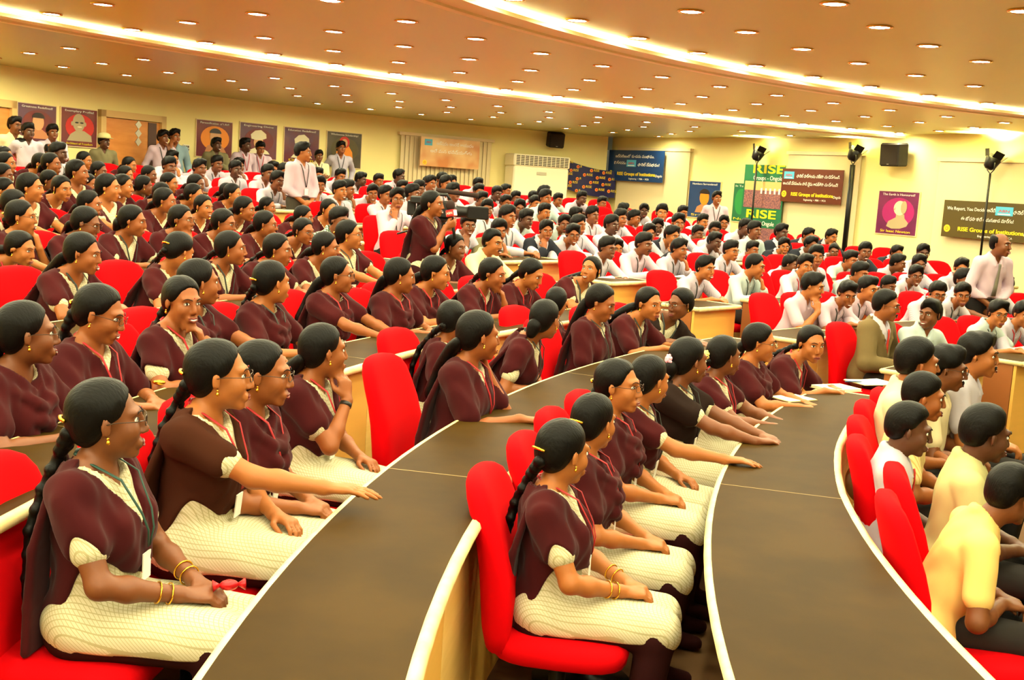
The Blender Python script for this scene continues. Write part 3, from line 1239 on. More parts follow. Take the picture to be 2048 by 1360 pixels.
mat('print_white', rgb(245, 240, 228), 0.5)
mat('print_yellow', rgb(250, 214, 30), 0.5)
mat('print_orange', rgb(240, 140, 30), 0.5)
mat('print_red', rgb(205, 40, 30), 0.5)
mat('print_blue', rgb(26, 60, 108), 0.3)
mat('print_navy', rgb(26, 20, 72), 0.5)
mat('print_brown', rgb(96, 44, 24), 0.3)
mat('print_olive', rgb(78, 66, 28), 0.3)
mat('print_green', rgb(30, 106, 70), 0.35)
mat('print_green_mid', rgb(40, 140, 70), 0.35)
mat('print_cyan', rgb(80, 178, 216), 0.4)
mat('print_purple', rgb(118, 40, 84), 0.3, noise=((3, 3, 3), rgb(98, 32, 74), 2))
mat('print_magenta', rgb(168, 36, 108), 0.3)
mat('print_maroon', rgb(122, 44, 40), 0.25, noise=((3, 3, 3), rgb(104, 40, 54), 2))
mat('print_violet', rgb(96, 62, 88), 0.25, noise=((3, 3, 3), rgb(112, 56, 60), 2))
mat('print_grey', rgb(88, 78, 62), 0.25, noise=((3, 3, 3), rgb(70, 62, 52), 2))
mat('print_skin', rgb(200, 130, 84), 0.4)
mat('print_face', rgb(214, 160, 110), 0.4)
mat('print_stone', rgb(225, 214, 178), 0.4)
mat('print_stone_dark', rgb(178, 160, 122), 0.4)
mat('print_hair', rgb(44, 32, 28), 0.4)
mat('print_crowd', rgb(170, 110, 100), 0.4, noise=((60, 60, 60), rgb(90, 60, 80), 3))
mat('print_wall', rgb(226, 176, 110), 0.4)
mat('print_pale', rgb(244, 210, 150), 0.3, noise=((2, 2, 2), rgb(206, 130, 70), 2))
mat('poster_frame', rgb(232, 208, 160), 0.4)
mat('door_wood', rgb(226, 148, 70), 0.4, noise=((3, 3, 14), rgb(214, 134, 58), 3))
mat('door_frame', rgb(222, 184, 116), 0.5)
mat('door_dark', rgb(84, 48, 34), 0.4)
mat('steel', rgb(190, 184, 170), 0.35, metal=0.8)
mat('blind', rgb(228, 208, 162), 0.7)
mat('window_dark', rgb(60, 46, 34), 0.3)
mat('ac_white', rgb(246, 234, 200), 0.35)
mat('ac_dark', rgb(84, 70, 50), 0.5)
mat('speaker_black', rgb(26, 20, 16), 0.6)
mat('speaker_grille', rgb(40, 28, 20), 0.8)
mat('black_metal', rgb(22, 20, 20), 0.4, metal=0.4)
mat('lamp_hot', (1, 1, 1), 0.3, emit=(1.0, 0.93, 0.78), es=40.0)
mat('black_plastic', rgb(18, 18, 18), 0.45)
mat('paper', rgb(246, 240, 214), 0.7)
mat('book_cover', rgb(210, 190, 130), 0.5)
mat('foil_red', rgb(200, 30, 36), 0.25, metal=0.4)
mat('foam', rgb(46, 28, 22), 0.95)
mat('flower_pink', rgb(236, 168, 190), 0.7)
mat('flower_yellow', rgb(246, 214, 120), 0.7)

# ---- doors
def door(u0, u1, z0, z1, n, decorate):
    u = (u0 + u1) / 2
    wdt = math.radians(abs(u0 - u1)) * WR
    e = empty('door_%d' % n)
    e.matrix_world = wall_frame('L', u, 0, .03)
    tag(e, kind='structure')
    h = wdt / 2
    plate('door_leaf', e, 'door_wood', -h + .10, h - .10, z0, z1 - .11, 0, .04)
    for x in (-h + .05, h - .05):
        plate('door_jamb', e, 'door_frame', x - .05, x + .05, z0, z1, -.02, .09)
    plate('door_head', e, 'door_frame', -h, h, z1 - .10, z1, -.02, .09)
    if decorate:
        plate('dark_stripe', e, 'door_dark', h - .36, h - .18, z0, z1 - .12, -.024, .012)
        for z in (2.56, 2.43, 2.30):
            d = .068
            poly_plate('steel_diamond', e, 'steel', [(.115, z - d), (.115 + d, z), (.115, z + d), (.115 - d, z)], -.028, .008)
        plate('kick_plate', e, 'steel', -.02, .28, 1.35, 1.75, -.026, .008)
door(157.3, 151.4, .97, 2.73, 1, True)
door(170.5, 164.75, .97, 2.70, 2, False)
mat('switch', rgb(244, 236, 214), 0.4)
e = wthing('switch_board', 'L', 149.25, 2.265, 'small white switch board on the wall right of the wooden door', 'switch')
plate('plate', e, 'switch', -.07, .07, -.055, .055, 0, .02, .004)
for i in range(3):
    for j in range(2):
        plate('rocker', e, 'ac_dark', -.055 + .04 * i, -.03 + .04 * i, -.04 + .045 * j, -.008 + .045 * j, -.014, .008)

# ---- portrait posters
def portrait(e, w, h, kind, face='print_face'):
    y = -.0095
    if kind == 'head':
        poly_plate('shoulders', e, 'print_skin', [(-.26 * w, -.36 * h), (-.20 * w, -.2 * h), (-.06 * w, -.12 * h), (.12 * w, -.12 * h), (.26 * w, -.22 * h), (.34 * w, -.36 * h)], y)
        poly_plate('face', e, face, disc_pts(.02 * w, .06 * h, .15 * w, .21 * h), y - .003)
        poly_plate('hair', e, 'print_hair', disc_pts(.02 * w, .16 * h, .165 * w, .14 * h, 16, 0, 190), y - .006)
    elif kind == 'bald':
        poly_plate('shawl', e, 'print_stone_dark', [(-.34 * w, -.36 * h), (-.24 * w, -.18 * h), (-.06 * w, -.06 * h), (.14 * w, -.08 * h), (.34 * w, -.2 * h), (.36 * w, -.36 * h)], y)
        poly_plate('face', e, face, disc_pts(-.02 * w, .13 * h, .17 * w, .24 * h), y - .003)
        for s in (-1, 1):
            poly_plate('ear', e, face, disc_pts(-.02 * w + .18 * w * s, .10 * h, .035 * w, .06 * h, 10), y - .0015)
        poly_plate('moustache', e, 'print_stone', disc_pts(0, .02 * h, .07 * w, .02 * h, 10), y - .006)
        for s in (-1, 1):
            poly_plate('spectacle', e, 'print_hair', disc_pts(-.01 * w + .07 * w * s, .13 * h, .05 * w, .022 * h, 10), y - .006)
    elif kind == 'turban':
        poly_plate('shoulders', e, 'print_stone', [(-.30 * w, -.36 * h), (-.22 * w, -.26 * h), (-.06 * w, -.18 * h), (.1 * w, -.18 * h), (.26 * w, -.28 * h), (.32 * w, -.36 * h)], y)
        poly_plate('face', e, face, disc_pts(0, -.03 * h, .13 * w, .18 * h), y - .003)
        poly_plate('turban', e, 'print_stone', [(-.20 * w, .06 * h), (-.22 * w, .18 * h), (-.10 * w, .30 * h), (.06 * w, .33 * h), (.2 * w, .22 * h), (.21 * w, .10 * h), (.1 * w, .05 * h), (-.06 * w, .03 * h)], y - .006)
    elif kind == 'robe':
        poly_plate('robe', e, 'print_orange', [(-.26 * w, -.42 * h), (-.22 * w, -.05 * h), (-.10 * w, .14 * h), (.12 * w, .14 * h), (.24 * w, -.05 * h), (.28 * w, -.42 * h)], y)
        poly_plate('hood', e, 'print_red', disc_pts(.0, .22 * h, .15 * w, .17 * h), y - .003)
        poly_plate('face', e, face, disc_pts(.0, .2 * h, .09 * w, .12 * h), y - .006)
    elif kind == 'bust':
        poly_plate('bust', e, 'print_stone_dark', [(-.24 * w, -.32 * h), (-.2 * w, -.2 * h), (-.02 * w, -.1 * h), (-.02 * w, -.02 * h), (.18 * w, -.02 * h), (.2 * w, -.12 * h), (.3 * w, -.22 * h), (.26 * w, -.3 * h), (.1 * w, -.36 * h), (-.1 * w, -.37 * h)], y)
        poly_plate('face', e, 'print_stone', disc_pts(.06 * w, .12 * h, .15 * w, .17 * h), y - .003)
        poly_plate('curl', e, 'print_stone_dark', disc_pts(.16 * w, .14 * h, .075 * w, .15 * h), y - .006)
        poly_plate('nose', e, 'print_stone_dark', [(-.09 * w, .07 * h), (-.05 * w, .14 * h), (-.05 * w, .06 * h)], y - .006)

def poster(side, u0, u1, z0, z1, bg, kind, top, bottom, label, halo=None, face='print_face', gap=None):
    u = (u0 + u1) / 2
    w = math.radians(abs(u0 - u1)) * WR if side == 'L' else abs(u1 - u0)
    h = z1 - z0
    e = wthing('poster', side, u, (z0 + z1) / 2, label, 'poster', 'framed portrait posters on the walls')
    if side == 'L':
        e.matrix_world = wall_frame('L', u, (z0 + z1) / 2, .012 + w * w / 8 / WR)
    plate('panel', e, bg, -w / 2, w / 2, -h / 2, h / 2, 0, .012)
    for a in ((-w / 2 - .012, -w / 2, -h / 2 - .012, h / 2 + .012), (w / 2, w / 2 + .012, -h / 2 - .012, h / 2 + .012), (-w / 2, w / 2, h / 2, h / 2 + .012), (-w / 2, w / 2, -h / 2 - .012, -h / 2)):
        plate('frame_bar', e, 'poster_frame', *a, -.002, .018)
    if halo:
        poly_plate('backdrop_glow', e, halo, disc_pts(.02 * w, .02 * h, .40 * w, .34 * h, 24), -.0075, .002)
    portrait(e, w, h, kind, face)
    if top:
        text(top, e, 'print_white', 0, h * .43, h * .075, w * .80, -.010)
    if bottom:
        text(bottom, e, 'print_yellow', 0, -h * .43, h * .085, w * .74, -.014)
    return e
poster('L', 164.35, 161.05, 2.15, 2.69, 'print_violet', 'head', 'Greatness Redefined!', '', 'glossy violet portrait poster nearest the left edge, beside the portrait of a bald man', 'print_maroon')
poster('L', 160.6, 157.45, 2.16, 2.70, 'print_maroon', 'bald', 'Exemplary Profile!', 'Architect of Freedom', 'red portrait poster of a bald man in spectacles left of the wooden door', 'print_red', 'print_stone_dark')
poster('L', 148.35, 145.0, 2.15, 2.745, 'print_maroon', 'head', 'Personification of Life!!', '', 'maroon portrait poster with a yellow glow right of the switch board', 'print_orange')
poster('L', 144.25, 140.75, 2.18, 2.775, 'print_violet', 'turban', 'Engineering Divine', '', 'glossy portrait poster of a white turban, second right of the wooden door', 'print_maroon')
poster('L', 140.0, 136.65, 2.155, 2.77, 'print_violet', 'turban', 'Education Redefined!', 'Dr. S. R', 'violet portrait poster of a large white turban behind the tall standing person', 'print_violet')
poster('L', 135.85, 132.5, 2.13, 2.77, 'print_grey', 'robe', 'Wholesome Scholarship!', '', 'grey portrait poster of a figure in orange robes left of the window', 'print_olive')
poster('R', -.16, .72, 1.61, 2.31, 'print_blue', 'head', 'Numbers Surrendered!', 'Sriniva', 'blue portrait poster with a large orange face beside the white blinds', 'print_blue', 'print_orange')
poster('R', 1.09, 1.46, 1.60, 2.31, 'print_green', 'none', 'In Tune', 'No', 'green poster half hidden behind the tall green banner', 'print_green_mid')
poster('R', 4.47, 5.26, 1.61, 2.30, 'print_purple', 'bust', 'The Earth is Honoured!', 'Sir Isaac Newton', 'purple poster of a pale stone bust below the right loudspeaker', 'print_magenta')

# ---- banners
mat('emblem_core', rgb(232, 120, 30), 0.5)
def emblem(e, x, z, r, y=-.010):
    pts = []
    for i in range(32):
        a = 2 * math.pi * i / 32
        q = r * (1.0 if i % 2 == 0 else .84)
        pts.append((x + q * math.cos(a), z + q * math.sin(a)))
    poly_plate('emblem', e, 'print_yellow', pts, y)
    poly_plate('emblem_ring', e, 'emblem_core', disc_pts(x, z, r * .5, r * .5, 16), y - .002)
    poly_plate('emblem_heart', e, 'print_yellow', disc_pts(x, z, r * .26, r * .26, 10), y - .004)

def channel_logo(e, x, z, w, h, y=-.010):
    plate('channel_logo', e, 'print_cyan', x - w / 2, x + w / 2, z - h / 2, z + h / 2, y, .004)
    text('ABN', e, 'print_red', x, z, h * .42, w * .62, y - .005)
    plate('logo_base', e, 'print_white', x - w * .36, x + w * .36, z - h * .40, z - h * .28, y - .003, .003)

def banner(u0, u1, z0, z1, bg, label, lines, logo, side='R', off=.17):
    u = (u0 + u1) / 2
    w = abs(u1 - u0)
    h = z1 - z0
    e = wthing('banner', side, u, (z0 + z1) / 2, label, 'banner', 'printed banners with yellow lettering', off)
    plate('sheet', e, bg, -w / 2, w / 2, -h / 2, h / 2, 0, .012)
    for t, x, z, s, wd in lines:
        text(t, e, 'print_white', x * w, z * h, s * h, wd * w, -.010)
    channel_logo(e, logo[0] * w, logo[1] * h, .17 * w * logo[2], .22 * h * logo[2])
    emblem(e, -.44 * w, -.27 * h, .105 * h)
    text('RISE Groups of Institutions,', e, 'print_yellow', .03 * w, -.27 * h, .15 * h, .70 * w, -.010, 'CENTER', 'lettering', 0, .002)
    text('Ongole', e, 'print_white', .43 * w, -.30 * h, .11 * h, .12 * w, -.010)
    text('Engineering  \u2022  MBA  \u2022  MCA', e, 'print_white', .08 * w, -.42 * h, .08 * h, .36 * w, -.010)
    return e
banner(-2.61, -.81, 2.24, 2.88, 'print_blue', 'navy blue banner with white and yellow lettering hung over the white blinds',
       [('\u0c1c\u0c30\u0c4d\u0c28\u0c32\u0c3f\u0c1c\u0c02\u0c32\u0c4b \u0c15\u0c42\u0c21\u0c26\u0c41 \u0c2e\u0c41\u0c2d\u0c3e\u0c35\u0c02.', -.02, .30, .13, .70),
        ('\u0c15\u0c4a\u0c24\u0c4d\u0c24\u0c26\u0c28\u0c02', -.28, .08, .13, .22),
        ('\u0c1b\u0c3e\u0c28\u0c46\u0c32\u0c4d \u0c38\u0c4d\u0c35\u0c2d\u0c3e\u0c35\u0c02!', .24, .04, .13, .38)], (-.07, .08, 1.0))
banner(2.43, 3.82, 2.03, 2.61, 'print_brown', 'dark brown banner with white and yellow lettering right of the tall green banner',
       [('\u0c1b\u0c3e\u0c28\u0c46\u0c32\u0c4d \u0c35\u0c3e\u0c30\u0c4d\u0c24\u0c32\u0c28\u0c41 \u0c1a\u0c15\u0c4d\u0c15\u0c17\u0c3e \u0c1a\u0c42\u0c2a\u0c3f\u0c38\u0c4d\u0c24\u0c41\u0c02\u0c26\u0c3f.', .10, .28, .13, .70),
        ('\u0c05\u0c02\u0c26\u0c41\u0c15\u0c47 \u0c2a\u0c4d\u0c30\u0c2a\u0c02\u0c1a\u0c02 \u0c26\u0c3e\u0c28\u0c3f \u0c35\u0c48\u0c2a\u0c41 \u0c06\u0c38\u0c15\u0c4d\u0c24\u0c3f\u0c17\u0c3e \u0c1a\u0c42\u0c38\u0c4d\u0c24\u0c41\u0c02\u0c26\u0c3f!', -.02, .05, .13, .90)], (-.38, .30, 1.0))
banner(5.85, 7.45, 1.65, 2.21, 'print_olive', 'dark olive banner with lettering on the right wall behind the standing person in a tie',
       [('We Report, You Decide \u0c05\u0c28\u0c47\u0c26\u0c3f', -.20, .28, .13, .52),
        ('\u0c1b\u0c3e\u0c28\u0c46\u0c32\u0c4d \u0c28\u0c3f\u0c28\u0c3e\u0c26\u0c02', .36, .26, .13, .24),
        ('\u0c08 \u0c2c\u0c4b\u0c27\u0c28\u0c3e \u0c15\u0c3e\u0c26\u0c47 \u0c05\u0c21\u0c41\u0c17\u0c41\u0c1c\u0c3e\u0c21 \u0c2e\u0c3e\u0c30\u0c4d\u0c17\u0c02!', -.02, .02, .13, .55)], (.15, .28, 1.05))
# pale banner over the left window
e = wthing('banner', 'L', 124.3, 2.545, 'pale orange banner with washed-out white lettering hung over the left window', 'banner', 'printed banners with yellow lettering', .27)
plate('sheet', e, 'print_pale', -.675, .675, -.28, .28, 0, .012)
text('\u0c05\u0c15\u0c4d\u0c37\u0c30\u0c02 \u0c05\u0c02\u0c26\u0c30\u0c3f \u0c06\u0c2f\u0c41\u0c27\u0c02', e, 'print_white', .10, .17, .085, .85)
text('\u0c05\u0c26\u0c47 \u0c2e\u0c28 \u0c2d\u0c35\u0c3f\u0c37\u0c4d\u0c2f\u0c24\u0c4d\u0c24\u0c41', e, 'print_white', .02, .02, .085, .95)
plate('channel_logo', e, 'print_cyan', -.59, -.42, .12, .24, -.009, .004)
text('ABN', e, 'print_red', -.505, .18, .05, .10, -.013)
emblem(e, -.57, -.21, .05)
# tall green roll-up banner
e = wthing('banner', 'R', 1.98, 0, 'tall green banner with big yellow lettering and a photograph of a crowd', 'banner', 'printed banners with yellow lettering', .16)
plate('sheet', e, 'print_green', -.50, .50, 1.05, 2.66, 0, .012)
text('RISE', e, 'print_yellow', .10, 2.575, .21, .78, -.010, bold=.004)
text('Groups - Ongole', e, 'print_white', .10, 2.42, .11, .72, -.010)
plate('crowd_photo', e, 'print_crowd', -.46, .47, 1.88, 2.20, -.008, .004)
plate('photo_sky', e, 'print_wall', -.46, .47, 2.20, 2.36, -.008, .004)
for i in range(5):
    plate('photo_window', e, 'print_white', -.05 + .11 * i, -.01 + .11 * i, 2.14, 2.24, -.0115, .003)
text('RISE', e, 'print_yellow', .0, 1.76, .21, .74, -.010, bold=.004)
text('Groups - Ongole', e, 'print_white', .0, 1.60, .11, .70, -.010)
plate('lower_print', e, 'print_crowd', -.46, .47, 1.08, 1.52, -.008, .004)
plate('foot_rail', e, 'steel', -.52, .52, 1.0, 1.05, .01, .05)

# navy cloth with a repeated logo, hung in a curve over the corner
def logo_cloth():
    e = empty('logo_cloth', label='navy cloth printed with repeated yellow and orange logos hanging in the corner', cat='cloth')
    M = wall_frame('L', 109.9, 2.27, .16)
    e.matrix_world = M
    n = 12
    v, f = [], []
    top = lambda t: .36 - .20 * t - .06 * math.sin(math.pi * t)
    bot = lambda t: -.24 - .16 * t - .06 * math.sin(math.pi * t) * 1
    for i in range(n + 1):
        t = i / n
        x = -.62 + 1.24 * t
        yy = .02 * math.sin(9 * t)
        v += [(x, yy, bot(t)), (x, yy, top(t)), (x, yy + .006, top(t)), (x, yy + .006, bot(t))]
    for i in range(n):
        o = 4 * i
        for k in range(4):
            f.append((o + k, o + 4 + k, o + 4 + (k + 1) % 4, o + (k + 1) % 4))
    f += [(0, 1, 2, 3), (4 * n + 3, 4 * n + 2, 4 * n + 1, 4 * n)]
    newobj('cloth_sheet', mesh_np('cloth_sheet', v, f, False), e, 'print_navy')
    for r in range(5):
        for c in range(4):
            t = (c + .18 + (.5 if r % 2 else 0)) / 4.15
            if t > .93:
                continue
            x = -.62 + 1.24 * t
            z = top(t) - .055 - .125 * r
            if z < bot(t) + .03:
                continue
            y = .02 * math.sin(9 * t) - .006
            poly_plate('logo_mark', e, 'print_orange', disc_pts(x, z, .036, .036, 12), y)
            poly_plate('logo_centre', e, 'print_red', disc_pts(x, z, .018, .018, 8), y - .003)
            text('RISE', e, 'print_yellow', x + .115, z + .006, .072, .13, y - .004)
logo_cloth()

# ---- windows with vertical blinds
def blind_window(side, u0, u1, z0, z1, n, off=.03):
    u = (u0 + u1) / 2
    w = math.radians(abs(u0 - u1)) * WR if side == 'L' else abs(u1 - u0)
    e = empty('window_%d' % n)
    e.matrix_world = wall_frame(side, u, 0, off + (w * w / 8 / WR if side == 'L' else 0))
    tag(e, kind='structure')
    plate('pane', e, 'window_dark', -w / 2 + .08, w / 2 - .08, z0 + .02, z1 - .02, .012, .006)
    plate('head_rail', e, 'poster_frame', -w / 2 - .05, w / 2 + .05, z1, z1 + .06, -.02, .09)
    k = int(w / .095)
    me = None
    for i in range(k):
        x = -w / 2 + w * (i + .5) / k
        b = MB()
        b.box((0, 0, (z0 + z1) / 2), (.112, .004, z1 - z0 - .01), Matrix.Rotation(.24, 3, 'Z'))
        if me is None:
            me = b.mesh('slat')
        o = newobj('slat', me, e, 'blind')
        o.location = (x, -.035, 0)
blind_window('L', 128.7, 119.7, 1.35, 2.83, 1)
blind_window('R', -2.40, -.19, 1.2, 2.88, 2)
blind_window('R', 2.45, 4.05, 1.0, 2.86, 3)
blind_window('R', 5.62, 9.0, .6, 2.80, 4)

# ---- floor-standing air conditioner in the corner
e = wthing('air_conditioner', 'L', 115.5, 0, 'tall white floor-standing air conditioner left of the navy logo cloth', 'air conditioner', None, .30)
plate('cabinet', e, 'ac_white', -.63, .63, .95, 2.40, 0, .45, .03)
plate('outlet_hood', e, 'ac_white', -.64, .64, 2.40, 2.64, .0, .46, .02)
for i in range(6):
    plate('louvre', e, 'ac_dark', -.60, .60, 2.425 + .033 * i, 2.445 + .033 * i, -.232, .012)
for i in range(13):
    plate('louvre_post', e, 'ac_white', -.60 + .1 * i - .008, -.60 + .1 * i + .008, 2.42, 2.62, -.236, .012)
plate('badge', e, 'steel', -.11, .11, 2.24, 2.30, -.229, .01, .003)

# ---- loudspeakers
def loudspeaker(side, u, z, w, h, label, tilt):
    e = wthing('loudspeaker', side, u, z, label, 'loudspeaker', 'black wall loudspeakers', .24)
    e.matrix_world = e.matrix_world @ Matrix.Rotation(math.radians(tilt), 4, 'X') @ Matrix.Rotation(math.radians(-6), 4, 'Z')
    plate('cabinet', e, 'speaker_black', -w / 2, w / 2, -h / 2, h / 2, 0, .24, .025)
    plate('grille', e, 'speaker_grille', -w / 2 + .02, w / 2 - .02, -h / 2 + .02, h / 2 - .02, -.122, .012, .006)
    plate('badge', e, 'steel', -.02, .02, -h / 2 + .03, -h / 2 + .04, -.13, .004)
    b = MB()
    b.box((0, .16, 0), (.06, .10, .06))
    b.box((0, .20, 0), (.14, .02, .18))
    b.build('bracket', 'black_metal', e)
loudspeaker('L', 113.7, 2.985, .33, .31, 'black loudspeaker high on the wall above the air conditioner', 8)
loudspeaker('R', 4.86, 2.88, .40, .37, 'black loudspeaker high on the right wall above the purple bust poster', 4)

# ---- studio lamps on stands
def studio_lamp(t, off, z, label, pole_r=.018, power=1.0):
    p = rw(t, off)
    e = empty('studio_lamp', (p.x, p.y, FL['G']), 0, label, 'studio lamp', 'studio lamps thrown up at the ceiling')
    zz = z - FL['G']
    b = MB()
    b.tube([(0, 0, .5), (0, 0, zz - .16)], pole_r, 8)
    b.build('stand_pole', 'black_metal', e, True)
    for i in range(3):
        a = 2 * math.pi * i / 3 + .4
        b = MB()
        b.tube([(0, 0, .75), (.42 * math.cos(a), .42 * math.sin(a), .01)], .012, 6)
        b.build('stand_leg', 'black_metal', e, True)
    b = MB()
    M = Matrix.Rotation(math.radians(22), 3, 'Y')
    b.lathe([(.05, -.10), (.085, -.07), (.10, 0), (.115, .06), (.110, .065), (.08, .0)], 16, M, (0, 0, zz))
    b.build('lamp_housing', 'black_metal', e, True)
    b = MB()
    b.tube([(0, -.12, zz), (0, -.13, zz - .10), (0, 0, zz - .16), (0, .13, zz - .10), (0, .12, zz)], .009, 6)
    b.build('yoke', 'black_metal', e, True)
    for s in (0, 1, 2, 3):
        a = math.pi / 2 * s
        b = MB()
        c = M @ Vector((.13 * math.cos(a), .13 * math.sin(a), .11))
        b.box((c.x, c.y, c.z + zz), (.006, .14, .11), M @ Matrix.Rotation(a, 3, 'Z') @ Matrix.Rotation(.5, 3, 'Y'))
        b.build('barn_door', 'black_metal', e)
    b = MB()
    b.lathe([(.001, .0), (.07, .0), (.07, .01), (.001, .012)], 16, M, (0, 0, zz + .015))
    b.build('bulb', 'lamp_hot', e)
    l = bpy.data.lights.new('lamp_beam', 'SPOT')
    l.energy = STUDIO * power
    l.spot_size = math.radians(125)
    l.spot_blend = .6
    l.shadow_soft_size = .06
    l.color = (1.0, .96, .68)
    lo = bpy.data.objects.new('lamp_beam', l)
    COL.objects.link(lo)
    lo.parent = e
    lo.location = (.02, 0, zz + .10)
    lo.rotation_euler = (math.pi, math.radians(-14), 0)
studio_lamp(1.95, .35, 2.82, 'black studio lamp above the tall green banner')
studio_lamp(4.10, .30, 2.86, 'black studio lamp on a thick dark pole left of the right loudspeaker', .045)
def added_fill_lamp(x, y, label):  # extra lamp out of view, added to light the audience from the front
    studio_lamp((Vector((x, y)) - WA).dot(WD), -(Vector((x, y)) - WA).dot(WO), 2.55, label, .018, 1.6)
studio_lamp(6.70, .35, 2.78, 'black studio lamp near the right edge, above the standing person in a tie', .018)

added_fill_lamp(7.6, 9.0, 'black studio lamp added as unseen front fill by the stage, out to the right')
added_fill_lamp(6.2, 1.2, 'black studio lamp added as unseen front fill beside the stage, near the camera')

# ---- recessed ceiling lights
b = MB()
b.lathe([(.092, 0), (.098, -.004), (.092, -.010), (.076, -.012), (.070, -.004), (.070, .0)], 16)
RING = b.mesh('trim_ring', True)
RING.materials.append(MAT['lamp_ring'])
LENS = mesh_np('lens', [(.0715 * math.cos(2 * math.pi * k / 12), .0715 * math.sin(2 * math.pi * k / 12), -.006) for k in range(12)], [tuple(range(11, -1, -1))], False)
LENS.materials.append(MAT['lamp_lens'])
RINGS = [(8.4, 140, 6.6, 0, 120, 232), (9.5, 141, 6.0, 0, 112, 226), (10.55, 144.1, 5.4, 0, 112, 214), (11.6, 143.8, 4.85, 0, 112, 208), (12.65, 143.1, 4.35, 0, 108, 205),
         (13.85, 145.9, 3.95, 1, 106, 205), (14.95, 144.5, 3.6, 1, 106, 200), (16.05, 143.8, 3.3, 1, 106, 196), (17.1, 143.3, 3.0, 1, 106, 192),
         (18.9, 144.3, 2.85, 2, 106, 186), (20.1, 143.5, 2.7, 2, 108, 158), (21.35, 142.8, 2.5, 2, 106, 150), (22.6, 127.3, 2.6, 2, 106, 130)]
ORD = ['first', 'second', 'third', 'fourth', 'fifth', 'sixth', 'seventh', 'eighth', 'ninth', 'tenth', 'eleventh', 'twelfth', 'thirteenth', 'fourteenth', 'fifteenth', 'sixteenth', 'seventeenth', 'eighteenth', 'nineteenth', 'twentieth', 'twenty-first', 'twenty-second', 'twenty-third', 'twenty-fourth', 'twenty-fifth', 'twenty-sixth', 'twenty-seventh', 'twenty-eighth', 'twenty-ninth', 'thirtieth', 'thirty-first', 'thirty-second', 'thirty-third', 'thirty-fourth', 'thirty-fifth', 'thirty-sixth']
def inside(p):
    if p.x < -7.2 or p.y < -6.6:
        return False
    if p.y > WC[1] and p.x < WC[0] and (p.x - WC[0]) ** 2 + (p.y - WC[1]) ** 2 > (WR - .25) ** 2:
        return False
    return (Vector((p.x, p.y)) - WA).dot(WO) < -.25
nl = 0
for ri, (r, ph0, stp, zn, lo, hi) in enumerate(RINGS):
    ths = [ph0 + stp * k for k in range(-30, 30) if lo <= ph0 + stp * k <= hi]
    ths = [t for t in sorted(ths, reverse=True) if inside(pol(r, t))]
    for i, t in enumerate(ths):
        zone = ('inner', 'middle', 'outer')[zn]
        e = empty('ceiling_light', pol(r, t, CZ[zn]), 0, 'round brass-rimmed ceiling light, %s from the near end of the %s curved row overhead' % (ORD[i], ORD[ri]), 'ceiling light', 'recessed ceiling lights')
        newobj('trim_ring', RING, e)
        newobj('lens', LENS, e)
        nl += 1

# ------------------------------------------------------------------ curved desks
def desk(row, t0, t1, label, rin=None, boards=True):
    z = FL[row] + .75
    ro = RD[row]
    ri = rin if rin else (lambda th: RD[row] - .46)
    zlow = FL[ROWS[ROWS.index(row) - 1]] if row != 'A' else 0.0
    rm = (ri((t0 + t1) / 2) + ro) / 2
    zmid = pol(rm, (t0 + t1) / 2, FL[row])
    e = empty('curved_desk', (0, 0, 0), 0, label, 'desk', 'long curved desks in rows')
    dseg = math.degrees(2.5 / rm)
    n = max(1, int(round((t0 - t1) / dseg)))
    for i in range(n):
        a, b = t0 + (t1 - t0) * i / n, t0 + (t1 - t0) * (i + 1) / n
        g = math.degrees(.002 / rm)
        sector('top_panel', 0, 0, a - g, b + g, z - .028, z, 'desk_top', e, 1.2, lambda th: ri(th) + .012, lambda th: ro - .012)
        if i:
            sector('top_seam', 0, 0, a + g * 1.1, a - g * 1.1, z - .02, z + .0006, 'seam', e, 2, lambda th: ri(th) + .012, lambda th: ro - .012)
    round_bar('front_edge', 0, t0, t1, z - .016, .022, 'edge_trim', e, 1.2, ri)
    round_bar('rear_edge', 0, t0, t1, z - .015, .017, 'edge_trim', e, 1.2, lambda th: ro - .004)
    for t in (t0, t1):
        b = MB()
        b.tube([pol(ri(t), t, z - .016), pol(ro - .004, t, z - .016)], .02, 8)
        b.build('end_edge', 'edge_trim', e, True)
    # front boards
    wseg = math.degrees(.62 / rm)
    n = max(1, int(round((t0 - t1) / wseg)))
    for i in range(n):
        a, b = t0 + (t1 - t0) * i / n, t0 + (t1 - t0) * (i + 1) / n
        g = math.degrees(.003 / rm)
        sector('front_board', 0, 0, a - g, b + g, zlow + .0, z - .032, 'desk_wood_pale' if i % 2 else 'desk_wood', e, 1.5, lambda th: ri(th) + .045, lambda th: ri(th) + .07)
    for t, s in ((t0, -1), (t1, 1)):
        g = math.degrees(.03 / rm)
        sector('end_panel', 0, 0, t, t + s * g, FL[row] - .0, z - .032, 'desk_end', e, 5, lambda th: ri(th) + .075, lambda th: ro - .03)
    return e

